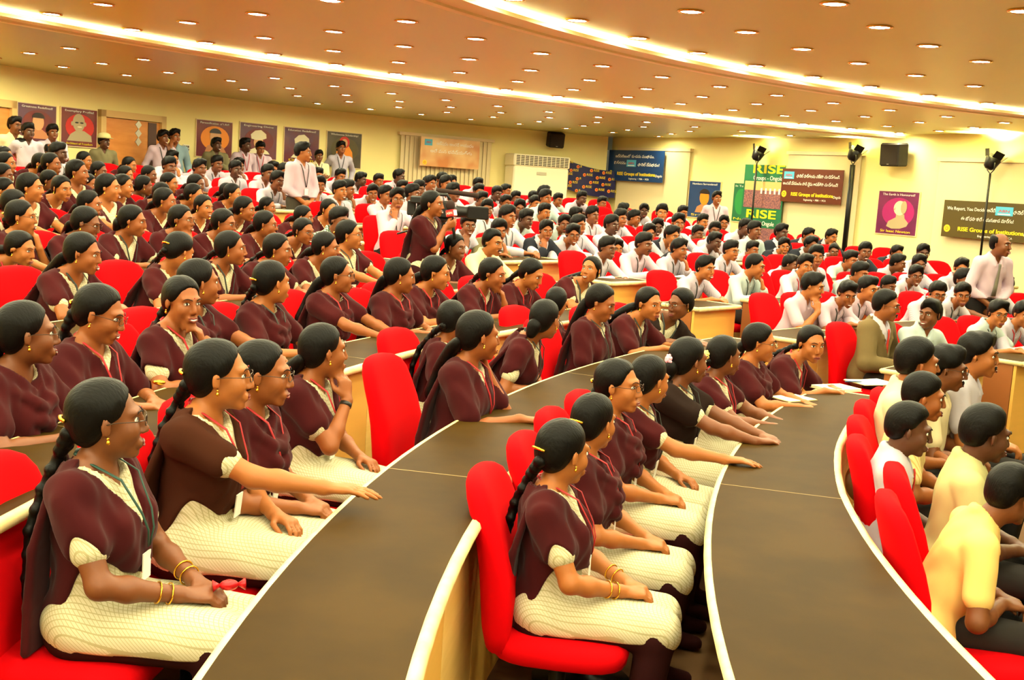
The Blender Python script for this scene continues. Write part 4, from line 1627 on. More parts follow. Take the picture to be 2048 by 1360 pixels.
rowname = {k: ORD[i] for i, k in enumerate(ROWS)}
left_lim = {'A': 172, 'B': 182, 'C': 183, 'D': 181, 'E': 172, 'F': 166, 'G': 162, 'H': 158, 'I': 155, 'J': 151.5, 'K': 147.5}
blk1_end = {'A': 138, 'B': 149.5, 'C': 143.2, 'D': 141.2, 'E': 140.2, 'F': 143.5, 'G': 141.8, 'H': 141.8, 'I': 141.5, 'J': 141.5, 'K': 141.5}
blk2 = {'B': (142.0, 136.2), 'C': (140.9, 136.2), 'D': (138.8, 135.6), 'E': (137.5, 134.6)}
wall_lim = {'B': 105, 'C': 106, 'D': 107, 'E': 109, 'F': 112, 'G': 114, 'H': 117, 'I': 119.5, 'J': 122, 'K': 124.5}
front_edge = lambda th: float(np.interp(th, [144, 150, 155, 160, 165, 170, 176, 182], [10.06, 10.02, 9.98, 9.95, 9.90, 9.82, 9.72, 9.64]))
desk('A', 172, 140, 'curved front desk before the sitters in light shirts at the right edge')
BLOCKS = {}
for k in ROWS[1:]:
    segs = [(left_lim[k], blk1_end[k], 'near')]
    if k in 'BCDE':
        segs.append((*blk2[k], 'middle'))
    else:
        segs.append((139.2, 134.6, 'middle'))
    segs.append((132.6, wall_lim[k], 'far'))
    BLOCKS[k] = segs
    for (a, b, nm) in segs:
        desk(k, a, b, 'long curved wood desk of the %s row from the front, %s section' % (rowname[k], nm), front_edge if (k == 'B' and nm == 'near') else None)

# ------------------------------------------------------------------ chairs
def loft(rings, closed=True):
    n = len(rings[0])
    v = [p for r in rings for p in r]
    f = []
    for i in range(len(rings) - 1):
        for k in range(n):
            f.append((i * n + k, i * n + (k + 1) % n, (i + 1) * n + (k + 1) % n, (i + 1) * n + k))
    f.append(tuple(range(n - 1, -1, -1)))
    f.append(tuple((len(rings) - 1) * n + k for k in range(n)))
    return v, f

def sup(a, e):
    c, s = math.cos(a), math.sin(a)
    return math.copysign(abs(c) ** e, c), math.copysign(abs(s) ** e, s)

def chair_meshes():
    rings = []
    prof = [(.40, -.150, .19, .03), (.405, -.150, .215, .045), (.47, -.155, .235, .055), (.58, -.158, .243, .062), (.68, -.168, .246, .062), (.78, -.190, .244, .056), (.87, -.218, .236, .052), (.94, -.238, .220, .050), (.985, -.250, .19, .044), (1.01, -.256, .14, .034), (1.022, -.259, .07, .016)]
    for z, x, hw, ht in prof:
        ring = []
        for k in range(24):
            c, s = sup(2 * math.pi * k / 24, .62)
            y = hw * c
            ring.append((x + ht * s - .035 * (y / .24) ** 2 * -1, y, z))
        rings.append(ring)
    rings = [[(x, y, .40 + (z - .40) * .93) for x, y, z in r] for r in rings]
    back = mesh_np('backrest', *loft(rings), True)
    back.materials.append(MAT['chair_red'])
    rings = []
    for z, sc in ((.375, .90), (.385, .97), (.42, 1.0), (.445, .97), (.458, .88), (.462, .6)):
        ring = []
        for k in range(24):
            c, s = sup(2 * math.pi * k / 24, .5)
            ring.append((.075 + .235 * sc * c, .245 * sc * s, z))
        rings.append(ring)
    seat = mesh_np('seat', *loft(rings), True)
    seat.materials.append(MAT['chair_red_seat'])
    b = MB()
    b.tube([(.06, 0, .06), (.06, 0, .38)], .03, 10)
    b.box((.06, 0, .372), (.20, .18, .02))
    ped = b.mesh('pedestal', True)
    ped.materials.append(MAT['metal_dark'])
    b = MB()
    b.lathe([(.20, 0), (.20, .012), (.05, .035), (.03, .06)], 18, None, (.06, 0, 0))
    foot = b.mesh('base_plate', True)
    foot.materials.append(MAT['metal_dark'])
    return [('backrest', back), ('seat', seat), ('pedestal', ped), ('base_plate', foot)]
CH = chair_meshes()
CHAIRS = []      # (row, theta, r, label)

def put_chair(row, th, r, label):
    p = pol(r, th, FL[row])
    e = empty('chair', p, math.radians(th + 180), label, 'chair', 'red upholstered chairs')
    for n, m in CH:
        newobj(n, m, e)
    return e

# ------------------------------------------------------------------ people
# kind (g girl, b boy, s suited boy, m man), row, head x, y, z, lean, face angle to the camera, details
PEOPLE = [
('m','A',1.86,4.12,1.008,8,140,'sh=yellow;hair=crop;lean=24;skin=skin2'),
('m','A',2.01,4.75,1.106,8,120,'sh=palegreen;hair=m'),
('m','A',1.78,5.01,1.055,8,98,'sh=whiter;hair=m;tie=red'),
('m','A',2.05,5.62,1.107,8,100,'sh=yellowstripe;hair=crop'),
('m','A',2.17,6.09,1.209,8,110,'sh=cream;hair=m'),
('m','A',2.44,6.38,1.153,8,95,'sh=cream;gl;mo'),
('m','A',2.74,6.71,1.197,8,88,'sh=whiter;mo'),
('g','B',0.2,3.83,1.128,8,128,'arm=lap;br;lan=red;bang;lean=0;dup=v'),
('g','B',0.34,4.39,1.125,8,140,'arm=lap;br;lan=red;dup=cowl;lean=1'),
('g','B',0.48,4.98,1.173,8,72,'arm=lap;gl;lan=red;br;lean=2'),
('g','B',0.66,5.34,1.151,8,130,'arm=reach;br'),
('g','B',0.91,5.82,1.185,8,125,'arm=desk;fl=pink;dup=dark;bun'),
('g','B',1.19,6.37,1.145,8,125,'arm=desk;fl=yellow;br'),
('g','B',1.51,6.97,1.161,8,88,'arm=desk;gl;dup=cowl;pony;ear'),
('g','B',1.95,7.45,1.113,31,32,'arm=desk;lan=red;ear'),
('m','B',3.06,9.46,1.224,8,82,'sh=suitolive;mo;gl;tie=red;skin=skin1;hair=m'),
('b','B',3.44,9.49,1.175,8,-30,'arm=desk'),
('b','B',4.37,10.37,1.14,26,25,'gl;arm=desk'),
('b','B',4.7,10.6,1.128,29,None,''),
('g','C',-1.13,3.19,1.284,8,92,'arm=lap;gl;br;lan=green;bang;ear;lean=0'),
('g','C',-0.98,3.83,1.315,8,88,'arm=reach;gl;br;lan=red;dup=brown;ear;lean=6'),
('g','C',-0.89,4.1,1.284,8,80,'arm=lap;gl;lan=red;ear;dup=cowl'),
('g','C',-0.8,4.86,1.263,8,112,'arm=chin;pony;lan=red;dup=v;watch'),
('g','C',-0.16,5.46,1.291,8,112,'arm=cheekreach;pony;dup=cape;ear'),
('g','C',-0.35,6.54,1.228,8,150,'br;dup=v'),
('g','C',0.19,6.78,1.236,27,145,'bun;arm=lap;lan=dark'),
('g','C',0.57,7.56,1.285,8,72,'arm=lap;lan=dark;ear;pitch=18'),
('g','C',0.3,8.15,1.207,8,160,''),
('g','C',0.97,8.27,1.228,29,48,'arm=desk;lan=dark;ear'),
('g','C',1.25,8.64,1.207,32,-55,'arm=desk;gl;lan=dark;dup=dark;ear'),
('b','C',2.74,10.62,1.263,22,75,'arm=chin'),
('b','C',3.12,10.81,1.195,34,25,'pitch=15;arm=desk'),
('b','C',3.41,11.14,1.231,28,55,'arm=desk;lan=dark'),
('b','C',4.31,11.75,1.188,35,20,'gl;arm=chin'),
('b','C',4.65,11.97,1.18,36,10,'lan=dark;arm=desk'),
('b','C',4.83,12.45,1.302,8,None,''),
('b','C',5.32,12.52,1.257,23,10,'lan=dark;arm=desk'),
('g','D',-1.75,4.11,1.372,8,95,'gl;arm=desk;ear;pony'),
('g','D',-1.7,4.69,1.383,8,72,'gl;arm=desk;lan=red;br;ear;pitch=15'),
('g','D',-1.55,5.34,1.377,8,35,'arm=chindesk;lan=red;ear'),
('g','D',-1.64,5.95,1.41,8,105,'lan=dark;ear;dup=cowl'),
('g','D',-1.35,6.36,1.395,8,118,'br;arm=desk;dup=cowl;lan=dark'),
('g','D',-1.14,7.34,1.372,8,85,'gl;arm=desk;dup=cowl;pony;lan=red'),
('g','D',-0.77,7.62,1.371,8,98,'arm=desk;dup=cowl;pony;lan=red;ear'),
('g','D',-0.57,8.16,1.361,22,80,'arm=desk;dup=cowl;lan=red;pony;ear'),
('g','D',-0.18,8.75,1.334,28,70,'arm=chin;lan=red;br;dup=cape;ear'),
('g','D',0.12,9.19,1.319,30,65,'arm=desk;lan=red;br;pitch=22;dup=cowl'),
('g','D',0.64,9.96,1.328,29,-25,'arm=desk;ear;dup=v;pitch=-8'),
('b','D',1.86,11.36,1.32,30,45,'arm=desk;lan=dark'),
('b','D',2.47,11.97,1.34,26,75,'arm=chin;hair=crop'),
('b','D',3.13,12.53,1.345,25,None,''),
('b','D',3.34,12.93,1.431,8,None,''),
('b','D',3.84,12.9,1.281,36,None,''),
('b','D',4.22,13.05,1.15,45,None,''),
('b','D',4.63,13.37,1.267,38,15,'gl;lan=red'),
('b','D',4.82,13.85,1.377,8,None,''),
('b','D',5.36,13.93,1.36,22,None,''),
('g','E',-2.52,6.67,1.462,22,70,'lan=dark;ear;arm=desk;long'),
('g','E',-2.2,7.48,1.451,24,125,'pitch=20;arm=desk'),
('g','E',-1.99,7.99,1.453,24,82,'ear;arm=desk;lan=dark'),
('g','E',-1.75,8.41,1.434,27,72,'arm=desk'),
('g','E',-1.49,8.95,1.44,26,80,'ear;arm=desk'),
('g','E',-1.4,9.54,1.518,8,78,'gl;lan=dark;arm=desk;ear'),
('g','E',-0.56,10.39,1.423,29,45,'lan=red;ear'),
('m','E',-0.24,10.92,1.457,23,40,'sh=creamr;mo;hair=m'),
('b','E',0.94,12.15,1.414,31,55,'gl;arm=reach;lan=dark'),
('b','E',1.38,12.69,1.457,23,58,'mo;arm=desk;lan=red'),
('b','E',1.81,12.96,1.414,31,62,'arm=chin'),
('b','E',2.49,13.5,1.411,31,60,'gl;arm=desk'),
('b','E',3.29,13.91,1.276,45,72,'arm=desk'),
('b','E',4.18,14.49,1.345,41,50,''),
('s','E',4.45,14.82,1.45,25,None,''),
('b','E',4.89,14.84,1.327,43,70,''),
('b','E',5.35,15.27,1.461,22,None,''),
('g','F',-3.27,7.56,1.392,45,58,'lan=red;ear;arm=desk'),
('g','F',-3.49,8.08,1.573,8,75,'gl;arm=chin;ear'),
('g','F',-3.14,8.36,1.54,26,72,'gl;pitch=15'),
('g','F',-2.96,8.83,1.555,23,75,'ear;bun;arm=desk'),
('g','F',-2.73,9.33,1.563,22,62,'gl;arm=chin;ear'),
('g','F',-2.48,9.69,1.539,27,65,'gl'),
('g','F',-2.22,10.11,1.533,28,65,'gl'),
('g','F',-1.94,10.41,1.477,36,40,'gl'),
('b','F',-1.72,11.02,1.567,21,60,'sh=check'),
('b','F',-0.55,12.45,1.55,24,20,'arm=chin'),
('m','F',-0.22,12.69,1.503,33,8,'sh=olive;mo'),
('b','F',-0.14,13.17,1.646,8,None,''),
('s','F',0.31,13.26,1.515,31,22,''),
('b','F',0.63,13.48,1.48,36,8,'gl;lan=dark;arm=desk'),
('b','F',0.71,13.98,1.58,8,None,''),
('b','F',1.19,13.87,1.337,45,None,''),
('b','F',1.14,14.34,1.596,8,None,''),
('b','F',1.62,14.39,1.52,30,None,''),
('s','F',1.93,14.59,1.504,32,None,''),
('b','F',2.06,15.03,1.65,8,None,''),
('b','F',2.53,14.92,1.451,40,None,''),
('b','F',2.6,15.39,1.574,8,None,''),
('b','F',3.09,15.23,1.368,45,None,''),
('b','F',3.2,15.75,1.604,8,None,''),
('s','F',3.57,15.53,1.425,43,None,''),
('s','F',3.62,15.98,1.592,8,None,''),
('b','F',4.0,15.8,1.456,39,40,'gl;sh=suit'),
('b','F',4.35,15.92,1.383,45,20,'sh=suit;hair=crop'),
('s','F',5.36,16.36,1.397,45,None,''),
('g','G',-4.03,9.2,1.603,33,None,''),
('g','G',-4.11,9.69,1.731,8,None,''),
('g','G',-3.7,9.93,1.618,30,None,''),
('g','G',-3.72,10.43,1.754,8,None,''),
('g','G',-3.31,10.77,1.658,23,None,''),
('g','G',-3.03,11.07,1.614,31,None,''),
('g','G',-2.74,11.5,1.606,32,None,''),
('g','G',-2.25,12.04,1.543,41,None,''),
('g','G',-2.06,12.46,1.619,30,None,''),
('b','G',-1.45,13.57,1.757,8,25,'gl;arm=chin'),
('b','G',-0.42,14.6,1.684,8,None,''),
('b','G',0.08,14.65,1.589,35,None,''),
('b','G',0.58,15.01,1.552,40,None,''),
('b','G',0.97,15.56,1.672,8,None,''),
('b','G',1.37,15.8,1.651,24,None,''),
('b','G',1.91,16.0,1.559,39,20,'mo'),
('b','G',2.01,16.47,1.746,8,None,''),
('b','G',2.52,16.32,1.496,45,None,''),
('b','G',3.29,16.88,1.605,32,None,''),
('s','G',4.32,17.28,1.537,42,None,''),
('s','G',4.71,17.45,1.54,41,None,''),
('g','H',-4.69,10.5,1.664,38,None,''),
('g','H',-4.41,11.11,1.7,33,None,''),
('g','H',-4.45,11.6,1.858,8,None,''),
('g','H',-4.07,11.84,1.746,25,None,''),
('g','H',-3.76,12.11,1.683,36,None,''),
('g','H',-3.52,12.46,1.685,35,None,''),
('g','H',-3.22,12.94,1.712,31,None,''),
('g','H',-2.88,13.18,1.587,45,None,''),
('b','H',-2.27,14.49,1.798,8,None,''),
('b','H',-1.74,14.83,1.773,8,None,''),
('b','H',-1.44,15.33,1.807,8,None,''),
('b','H',-0.93,15.79,1.85,8,None,''),
('b','H',-0.01,16.17,1.691,34,None,''),
('b','H',0.34,16.38,1.656,39,None,''),
('b','H',0.35,16.81,1.843,8,None,''),
('b','H',0.8,16.68,1.629,43,None,''),
('b','H',1.7,17.28,1.633,42,None,''),
('b','H',2.83,17.92,1.631,42,None,''),
('b','H',3.19,18.1,1.631,42,None,''),
('g','I',-5.33,11.9,1.777,36,None,''),
('g','I',-5.47,12.28,1.893,8,None,''),
('g','I',-5.02,12.32,1.738,42,None,''),
('g','I',-5.18,12.75,1.915,8,None,''),
('g','I',-4.75,12.7,1.722,44,None,''),
('g','I',-4.34,13.32,1.732,42,140,''),
('g','I',-4.15,13.65,1.776,37,None,''),
('g','I',-3.92,13.95,1.775,37,None,''),
('g','I',-3.61,14.22,1.699,45,None,''),
('b','I',-3.18,15.08,1.866,21,None,''),
('b','I',-2.7,15.5,1.838,27,None,''),
('b','I',-2.37,15.75,1.805,32,None,''),
('b','I',-2.05,15.99,1.77,37,None,''),
('b','I',-1.48,16.71,1.859,23,None,''),
('b','I',-1.13,17.22,1.952,8,None,''),
('b','I',-0.58,17.23,1.759,39,None,''),
('b','I',-0.23,17.45,1.733,42,None,''),
('b','I',0.22,17.79,1.746,41,None,''),
('b','I',0.36,18.31,1.903,8,None,''),
('b','I',1.66,18.66,1.716,44,150,''),
('b','I',2.01,18.86,1.725,43,None,''),
('b','I',2.69,19.21,1.728,43,None,''),
('g','J',-5.99,13.4,1.955,23,None,''),
('g','J',-5.68,13.69,1.903,33,None,''),
('b','J',-5.68,14.18,2.036,8,None,''),
('g','J',-5.2,14.25,1.854,39,None,''),
('g','J',-4.96,14.51,1.824,43,None,''),
('g','J',-4.76,14.8,1.842,41,None,''),
('b','J',-4.64,15.24,1.959,23,None,''),
('b','J',-4.34,15.6,1.96,22,None,''),
('b','J',-4.01,16.21,1.972,8,None,''),
('b','J',-3.59,16.36,1.947,25,None,''),
('b','J',-3.45,16.79,1.982,8,None,''),
('b','J',-1.83,17.78,1.847,40,None,''),
('b','J',-1.44,18.29,1.949,25,None,''),
('b','J',-1.14,18.76,1.973,8,None,''),
('b','J',-0.69,18.68,1.865,38,None,''),
('b','J',-0.4,18.86,1.849,40,None,''),
('b','J',-0.09,19.02,1.795,45,None,''),
('b','J',0.2,19.2,1.812,45,None,''),
('b','J',0.62,19.47,1.803,45,None,''),
('b','J',1.03,19.76,1.854,40,None,''),
('b','J',1.39,19.91,1.795,45,None,''),
('b','K',-6.46,14.92,2.064,22,35,'sh=pink'),
('b','K',-6.18,15.22,2.048,25,40,'gl;hair=bald;sh=cream'),
('g','K',-5.84,15.46,1.967,38,None,''),
('g','K',-5.4,15.94,1.94,41,None,''),
('b','K',-5.03,16.65,2.057,23,None,''),
('b','K',-4.68,16.8,1.962,38,None,''),
('b','K',-4.51,17.13,2.033,28,None,''),
('b','K',-4.25,17.37,2.023,29,None,''),
('b','K',-3.82,17.74,2.0,33,None,''),
('b','K',-3.21,18.22,1.957,39,None,''),
('b','K',-2.9,18.51,1.963,38,None,''),
('b','K',-2.6,18.71,1.934,42,None,''),
('b','K',-2.34,18.92,1.928,43,None,''),
('b','K',-2.05,19.3,2.022,30,None,''),
('b','K',-1.58,19.51,1.936,42,None,''),
('b','K',-1.37,19.78,2.009,32,None,''),
('b','K',-0.76,20.11,1.965,38,None,''),
('b','K',-0.28,20.35,1.896,45,None,''),
]

SKINS = ['skin0', 'skin1', 'skin2', 'skin3']
VAR = {}
def parse(op):
    d = {}
    for q in op.split(';'):
        if not q:
            continue
        if '=' in q:
            a, b = q.split('=')
            d[a] = b
        else:
            d[q] = True
    return d

SHIRT = {'cream': 'cream_cloth', 'creamr': 'cream_cloth', 'whiter': 'white_cloth', 'yellowstripe': 'yellow_stripe', 'palegreen': 'palegreen_cloth', 'yellow': 'yellow_cloth', 'olive': 'olive_cloth', 'check': 'check_shirt', 'pink': 'pink_cloth', 'blue': 'blue_cloth'}
SHIRTWORD = {'cream': 'a cream shirt', 'creamr': 'a cream shirt', 'whiter': 'a white shirt', 'yellowstripe': 'a yellow striped shirt', 'palegreen': 'a pale green shirt', 'yellow': 'a yellow shirt', 'olive': 'an olive shirt', 'check': 'a checked shirt', 'pink': 'a pink shirt', 'blue': 'a blue shirt'}

def wrap(a):
    return (a + 180) % 360 - 180

def dress(I, e, sp, skin, shirt_key=None, rng=None):
    """link the parts of a figure under its root"""
    male = I['male']
    for n, m, key in I['parts']:
        o = newobj(n, m, lanyard if n == 'id_card' else e)
        if n == 'lanyard':
            lanyard = o
        k = skin if key == 'SKIN' else key
        if n == 'shirt' and shirt_key:
            k = shirt_key
        if len(m.materials) == 0:
            m.materials.append(MAT[k])
        o.material_slots[0].link = 'OBJECT'
        o.material_slots[0].material = MAT[k]
    def feat(name, key, mats):
        me = FEAT[key]
        ms = mats if isinstance(mats, list) else [mats]
        o = newobj(name, me, e, ms)
        for i, k in enumerate(ms):
            if len(o.material_slots) > i and o.material_slots[i].material.name != k:
                o.material_slots[i].link = 'OBJECT'
                o.material_slots[i].material = MAT[k]
        o.matrix_basis = I['HX']
        return o
    for s in (-1, 1):
        feat('eye', ('eye', s), ['eye_white', 'eye_dark'])
        feat('eyebrow', ('brow_m' if male else 'brow_f', s), 'hair')
    feat('mouth', 'mouth_smile' if sp.get('smile') else 'mouth', ['lip', 'tooth'] if sp.get('smile') else 'lip')
    if sp.get('mo'):
        feat('moustache', 'moustache', 'hair')
    if sp.get('gl'):
        feat('glasses', 'glasses', 'glass_frame')
    if not male:
        if sp.get('ear', True):
            for s in (-1, 1):
                feat('earring', ('earring', s), 'gold')
        feat('bindi', 'bindi', 'red_ribbon')
    if sp.get('fl'):
        feat('hair_flower', 'flower', 'flower_pink' if sp['fl'] == 'pink' else 'flower_yellow')
    if sp.get('clip'):
        feat('hair_clip', 'clip', 'gold')

count = {}
rowlist = {k: [q for q in PEOPLE if q[1] == k] for k in ROWS}
SEATED = []
for idx, (kind, row, hx, hy, hz, lean, face, op) in enumerate(PEOPLE):
    rng = random.Random(1000 + idx)
    d = parse(op)
    male = kind != 'g'
    count[row] = count.get(row, 0) + 1
    th = math.degrees(math.atan2(hy - CY, hx - CX))
    by = math.degrees(math.atan2(CY - hy, CX - hx))
    azc = math.degrees(math.atan2(-hy, -hx))
    if face is None:
        face = rng.uniform(48, 82) if not male else rng.uniform(12, 58)
    psi = wrap(azc + face - by)
    dist = math.hypot(hx, hy)
    if 'lean' in d:
        lean = float(d['lean'])
    arm = d.get('arm')
    if arm is None:
        arm = rng.choice(['desk', 'desk', 'chin'] if lean > 14 else ['lap', 'desk'])
    if row == 'A':
        arm = 'lap'
    unique = dist < 10.2 or row in 'ABCD'
    twist = 0
    if not unique:
        lean = min((8, 24, 38), key=lambda q: abs(q - lean))
        psi = min((-60, -30, 0, 30, 60), key=lambda q: abs(q - psi))
        if arm not in ('lap', 'desk', 'chin'):
            arm = 'desk'
    if abs(psi) > 52:
        twist = math.copysign((abs(psi) - 52) * .6, psi)
        psi = psi - twist
        psi = max(-72, min(72, psi))
    sp = dict(sex='m' if male else 'f', lean=lean, yaw=psi, twist=twist, seed=idx, pitch=float(d.get('pitch', rng.uniform(-3, 6) + lean * .15)))
    aR, aL = {'lap': ('lap', 'lap'), 'desk': ('desk', 'desk'), 'reach': ('reach', 'lap'), 'chin': ('desk', 'chin'), 'chindesk': ('desk', 'chin'), 'cheekreach': ('reach', 'cheek')}[arm]
    if arm == 'chin' and (rng.random() < .5 or row == 'C'):
        aR, aL = 'chin', ('desk' if row != 'C' else 'lap')
    sp['armR'], sp['armL'] = aR, aL
    suit = None
    shkey = None
    if male:
        shv = d.get('sh')
        if kind == 's' or shv == 'suit':
            suit = 'suit_navy'
        if shv == 'suitolive':
            suit = 'suit_olive'
        if suit:
            sp['suit'] = suit
            sp['top'] = 'white_cloth'
            word = 'an olive suit' if suit == 'suit_olive' else 'a dark suit'
        elif shv in SHIRT:
            shkey = SHIRT[shv]
            word = SHIRTWORD[shv]
        else:
            shkey, word = rng.choice([('white_cloth', 'a white shirt'), ('shirt_stripe', 'a pale striped shirt'), ('shirt_stripe', 'a pale striped shirt'), ('shirt_mint', 'a pale mint shirt'), ('shirt_pink', 'a pale pink shirt')])
        sp['top'] = sp.get('top', 'white_cloth')
        sp['hair'] = d.get('hair', 'full')
        sp['sleeve'] = 'half' if (kind == 'm' or rng.random() < .35) else 'full'
        if row == 'A':
            sp['wide'] = 1.16
            sp['untuck'] = True
        if d.get('tie'):
            sp['tie'] = 'red_tie'
    else:
        sp['hair'] = 'braid' if d.get('br') else 'pony' if d.get('pony') else 'bun' if d.get('bun') else 'long' if d.get('long') else rng.choice(['braid', 'pony', 'braid'])
        sp['dup'] = d.get('dup', rng.choice(['v', 'v', 'cape', 'cowl']))
        word = {'brown': 'a brown shawl', 'dark': 'a dark sheer shawl'}.get(sp['dup'], 'a maroon shawl')
    lan = d.get('lan')
    if lan is None and rng.random() < .55 and row not in 'A':
        lan = rng.choice(['red', 'dark'])
    if lan and unique:
        sp['lan'] = {'red': 'red_ribbon', 'dark': 'dark_ribbon', 'green': 'green_ribbon'}[lan]
    if unique:
        rh = math.hypot(hx - CX, hy - CY) + .60 * math.sin(math.radians(lean)) + .03
        sp['dd'] = max(.22, min(.75, rh - RD[row]))
        sp['res'] = max(.0066, min(.0125, .00165 * dist))
        if d.get('bang'):
            sp['bang'] = (-1, 1)
        if d.get('watch'):
            sp['watch'] = -1
        sp['braidside'] = rng.choice([-1, 0, 1])
        if sp['dup' if not male else 'hair'] and not male:
            sp['hangside'] = -1
        I = figure(sp)
    else:
        sp['res'] = .0125
        sp['dd'] = .40
        if male:
            sp['hair'] = 'full' if sp['hair'] == 'full' else sp['hair']
            sp['sleeve'] = 'full'
        else:
            sp['dup'] = 'v' if lean < 20 else 'cape'
            sp['hair'] = 'braid' if psi <= 0 else 'pony'
        sp['pitch'] = lean * .2
        sp['lan'] = 'dark_ribbon' if (male and not suit and lean < 30) else None
        key = (sp['sex'], suit, lean, psi, twist, arm if male else (arm if arm != 'chin' else 'desk'), sp['hair'])
        if key not in VAR:
            if key[5] != arm:
                sp['armR'] = sp['armL'] = 'desk'
            VAR[key] = figure(sp)
        I = VAR[key]
    hc = I['hc']
    zrel = hz - FL[row]
    s = max(.86, min(1.10, zrel / hc[2]))
    res_z = max(-.10, min(.10, zrel - s * hc[2]))
    ca, sa = math.cos(math.radians(by)), math.sin(math.radians(by))
    rx = hx - s * (hc[0] * ca - hc[1] * sa)
    ry = hy - s * (hc[0] * sa + hc[1] * ca)
    sp['gl'] = d.get('gl') or (rng.random() < .14 and face is None)
    sp['mo'] = d.get('mo') or (male and rng.random() < .18)
    sp['smile'] = rng.random() < .5
    sp['fl'] = d.get('fl')
    sp['clip'] = (not male) and unique and not d.get('fl') and rng.random() < .5
    skin = d.get('skin') or SKINS[rng.choice([0, 1, 1, 2, 2, 3] if male else [0, 0, 1, 1, 2])]
    extra = ' and glasses' if sp['gl'] else ' and red lanyard' if (lan == 'red' and unique) else ', hand on chin' if 'chin' in arm else ''
    if sp['fl']:
        extra = ' and %s flower' % sp['fl']
    label = 'person in %s%s, seated %s from left, %s row' % (word, extra, ORD[count[row] - 1], ORD[ROWS.index(row)])
    e = empty('person', (rx, ry, FL[row] + res_z), math.radians(by), label, 'person', 'seated audience')
    e.scale = (s, s, s)
    dress(I, e, sp, skin, shkey)
    SEATED.append((row, rx, ry, e, I, s, label))

# ---- one chair behind every seated person, and empty chairs in the gaps
byrow = {}
for (row, x, y, e, I, s, label) in SEATED:
    byrow.setdefault(row, []).append((math.degrees(math.atan2(y - CY, x - CX)), math.hypot(x - CX, y - CY)))
for row, lst in byrow.items():
    lst = sorted(lst, reverse=True)
    ths = [t for t, r in lst]
    rs = [r for t, r in lst]
    rm = RD[row] + .45
    mind = math.degrees(.50 / rm)
    for it in range(60):                 # keep neighbouring chairs from overlapping
        for i in range(len(ths) - 1):
            g = ths[i] - ths[i + 1]
            if g < mind:
                q = (mind - g) / 2 * .6
                ths[i] += q
                ths[i + 1] -= q
    seats = [(t, r, True) for t, r in zip(ths, rs)]
    stp = math.degrees(.57 / rm)
    out = []
    segs = BLOCKS.get(row, [(172, 140, 'near')])
    for (a, b, nm) in segs:
        occ = sorted([t for t in ths if b - 1.5 <= t <= a + 1.5], reverse=True)
        lim = min(a, (occ[0] if occ else a) + 1.2 * stp)
        cur = [lim + stp * .5] + occ + [max(b, (occ[-1] if occ else b) - (2.2 if nm != 'near' else 1.2) * stp) - stp * .4]
        for p, q in zip(cur, cur[1:]):
            n = int((p - q) / stp + .25) - 1
            if row in 'FGHIJK':
                n = min(n, 1) if nm == 'near' else 0
            for j in range(n):
                out.append((p + (q - p) * (j + 1) / (n + 1), RD[row] + .40, False))
    seats += out
    seats.sort(reverse=True)
    for i, (t, r, used) in enumerate(seats):
        if used and row == 'C' and t > 174:
            r += .10
        if row == 'A':
            r = min(r, front_edge(t) - .32)
        if row in 'JK':
            while not inside(pol(r + .34, t)) and r > RD[row]:
                r -= .05
        put_chair(row, t, max(r, RD[row] + .25), 'red padded chair %s, %s from the left, %s row' % ('under a sitter' if used else 'left empty', ORD[min(i, 35)], ORD[ROWS.index(row)]))

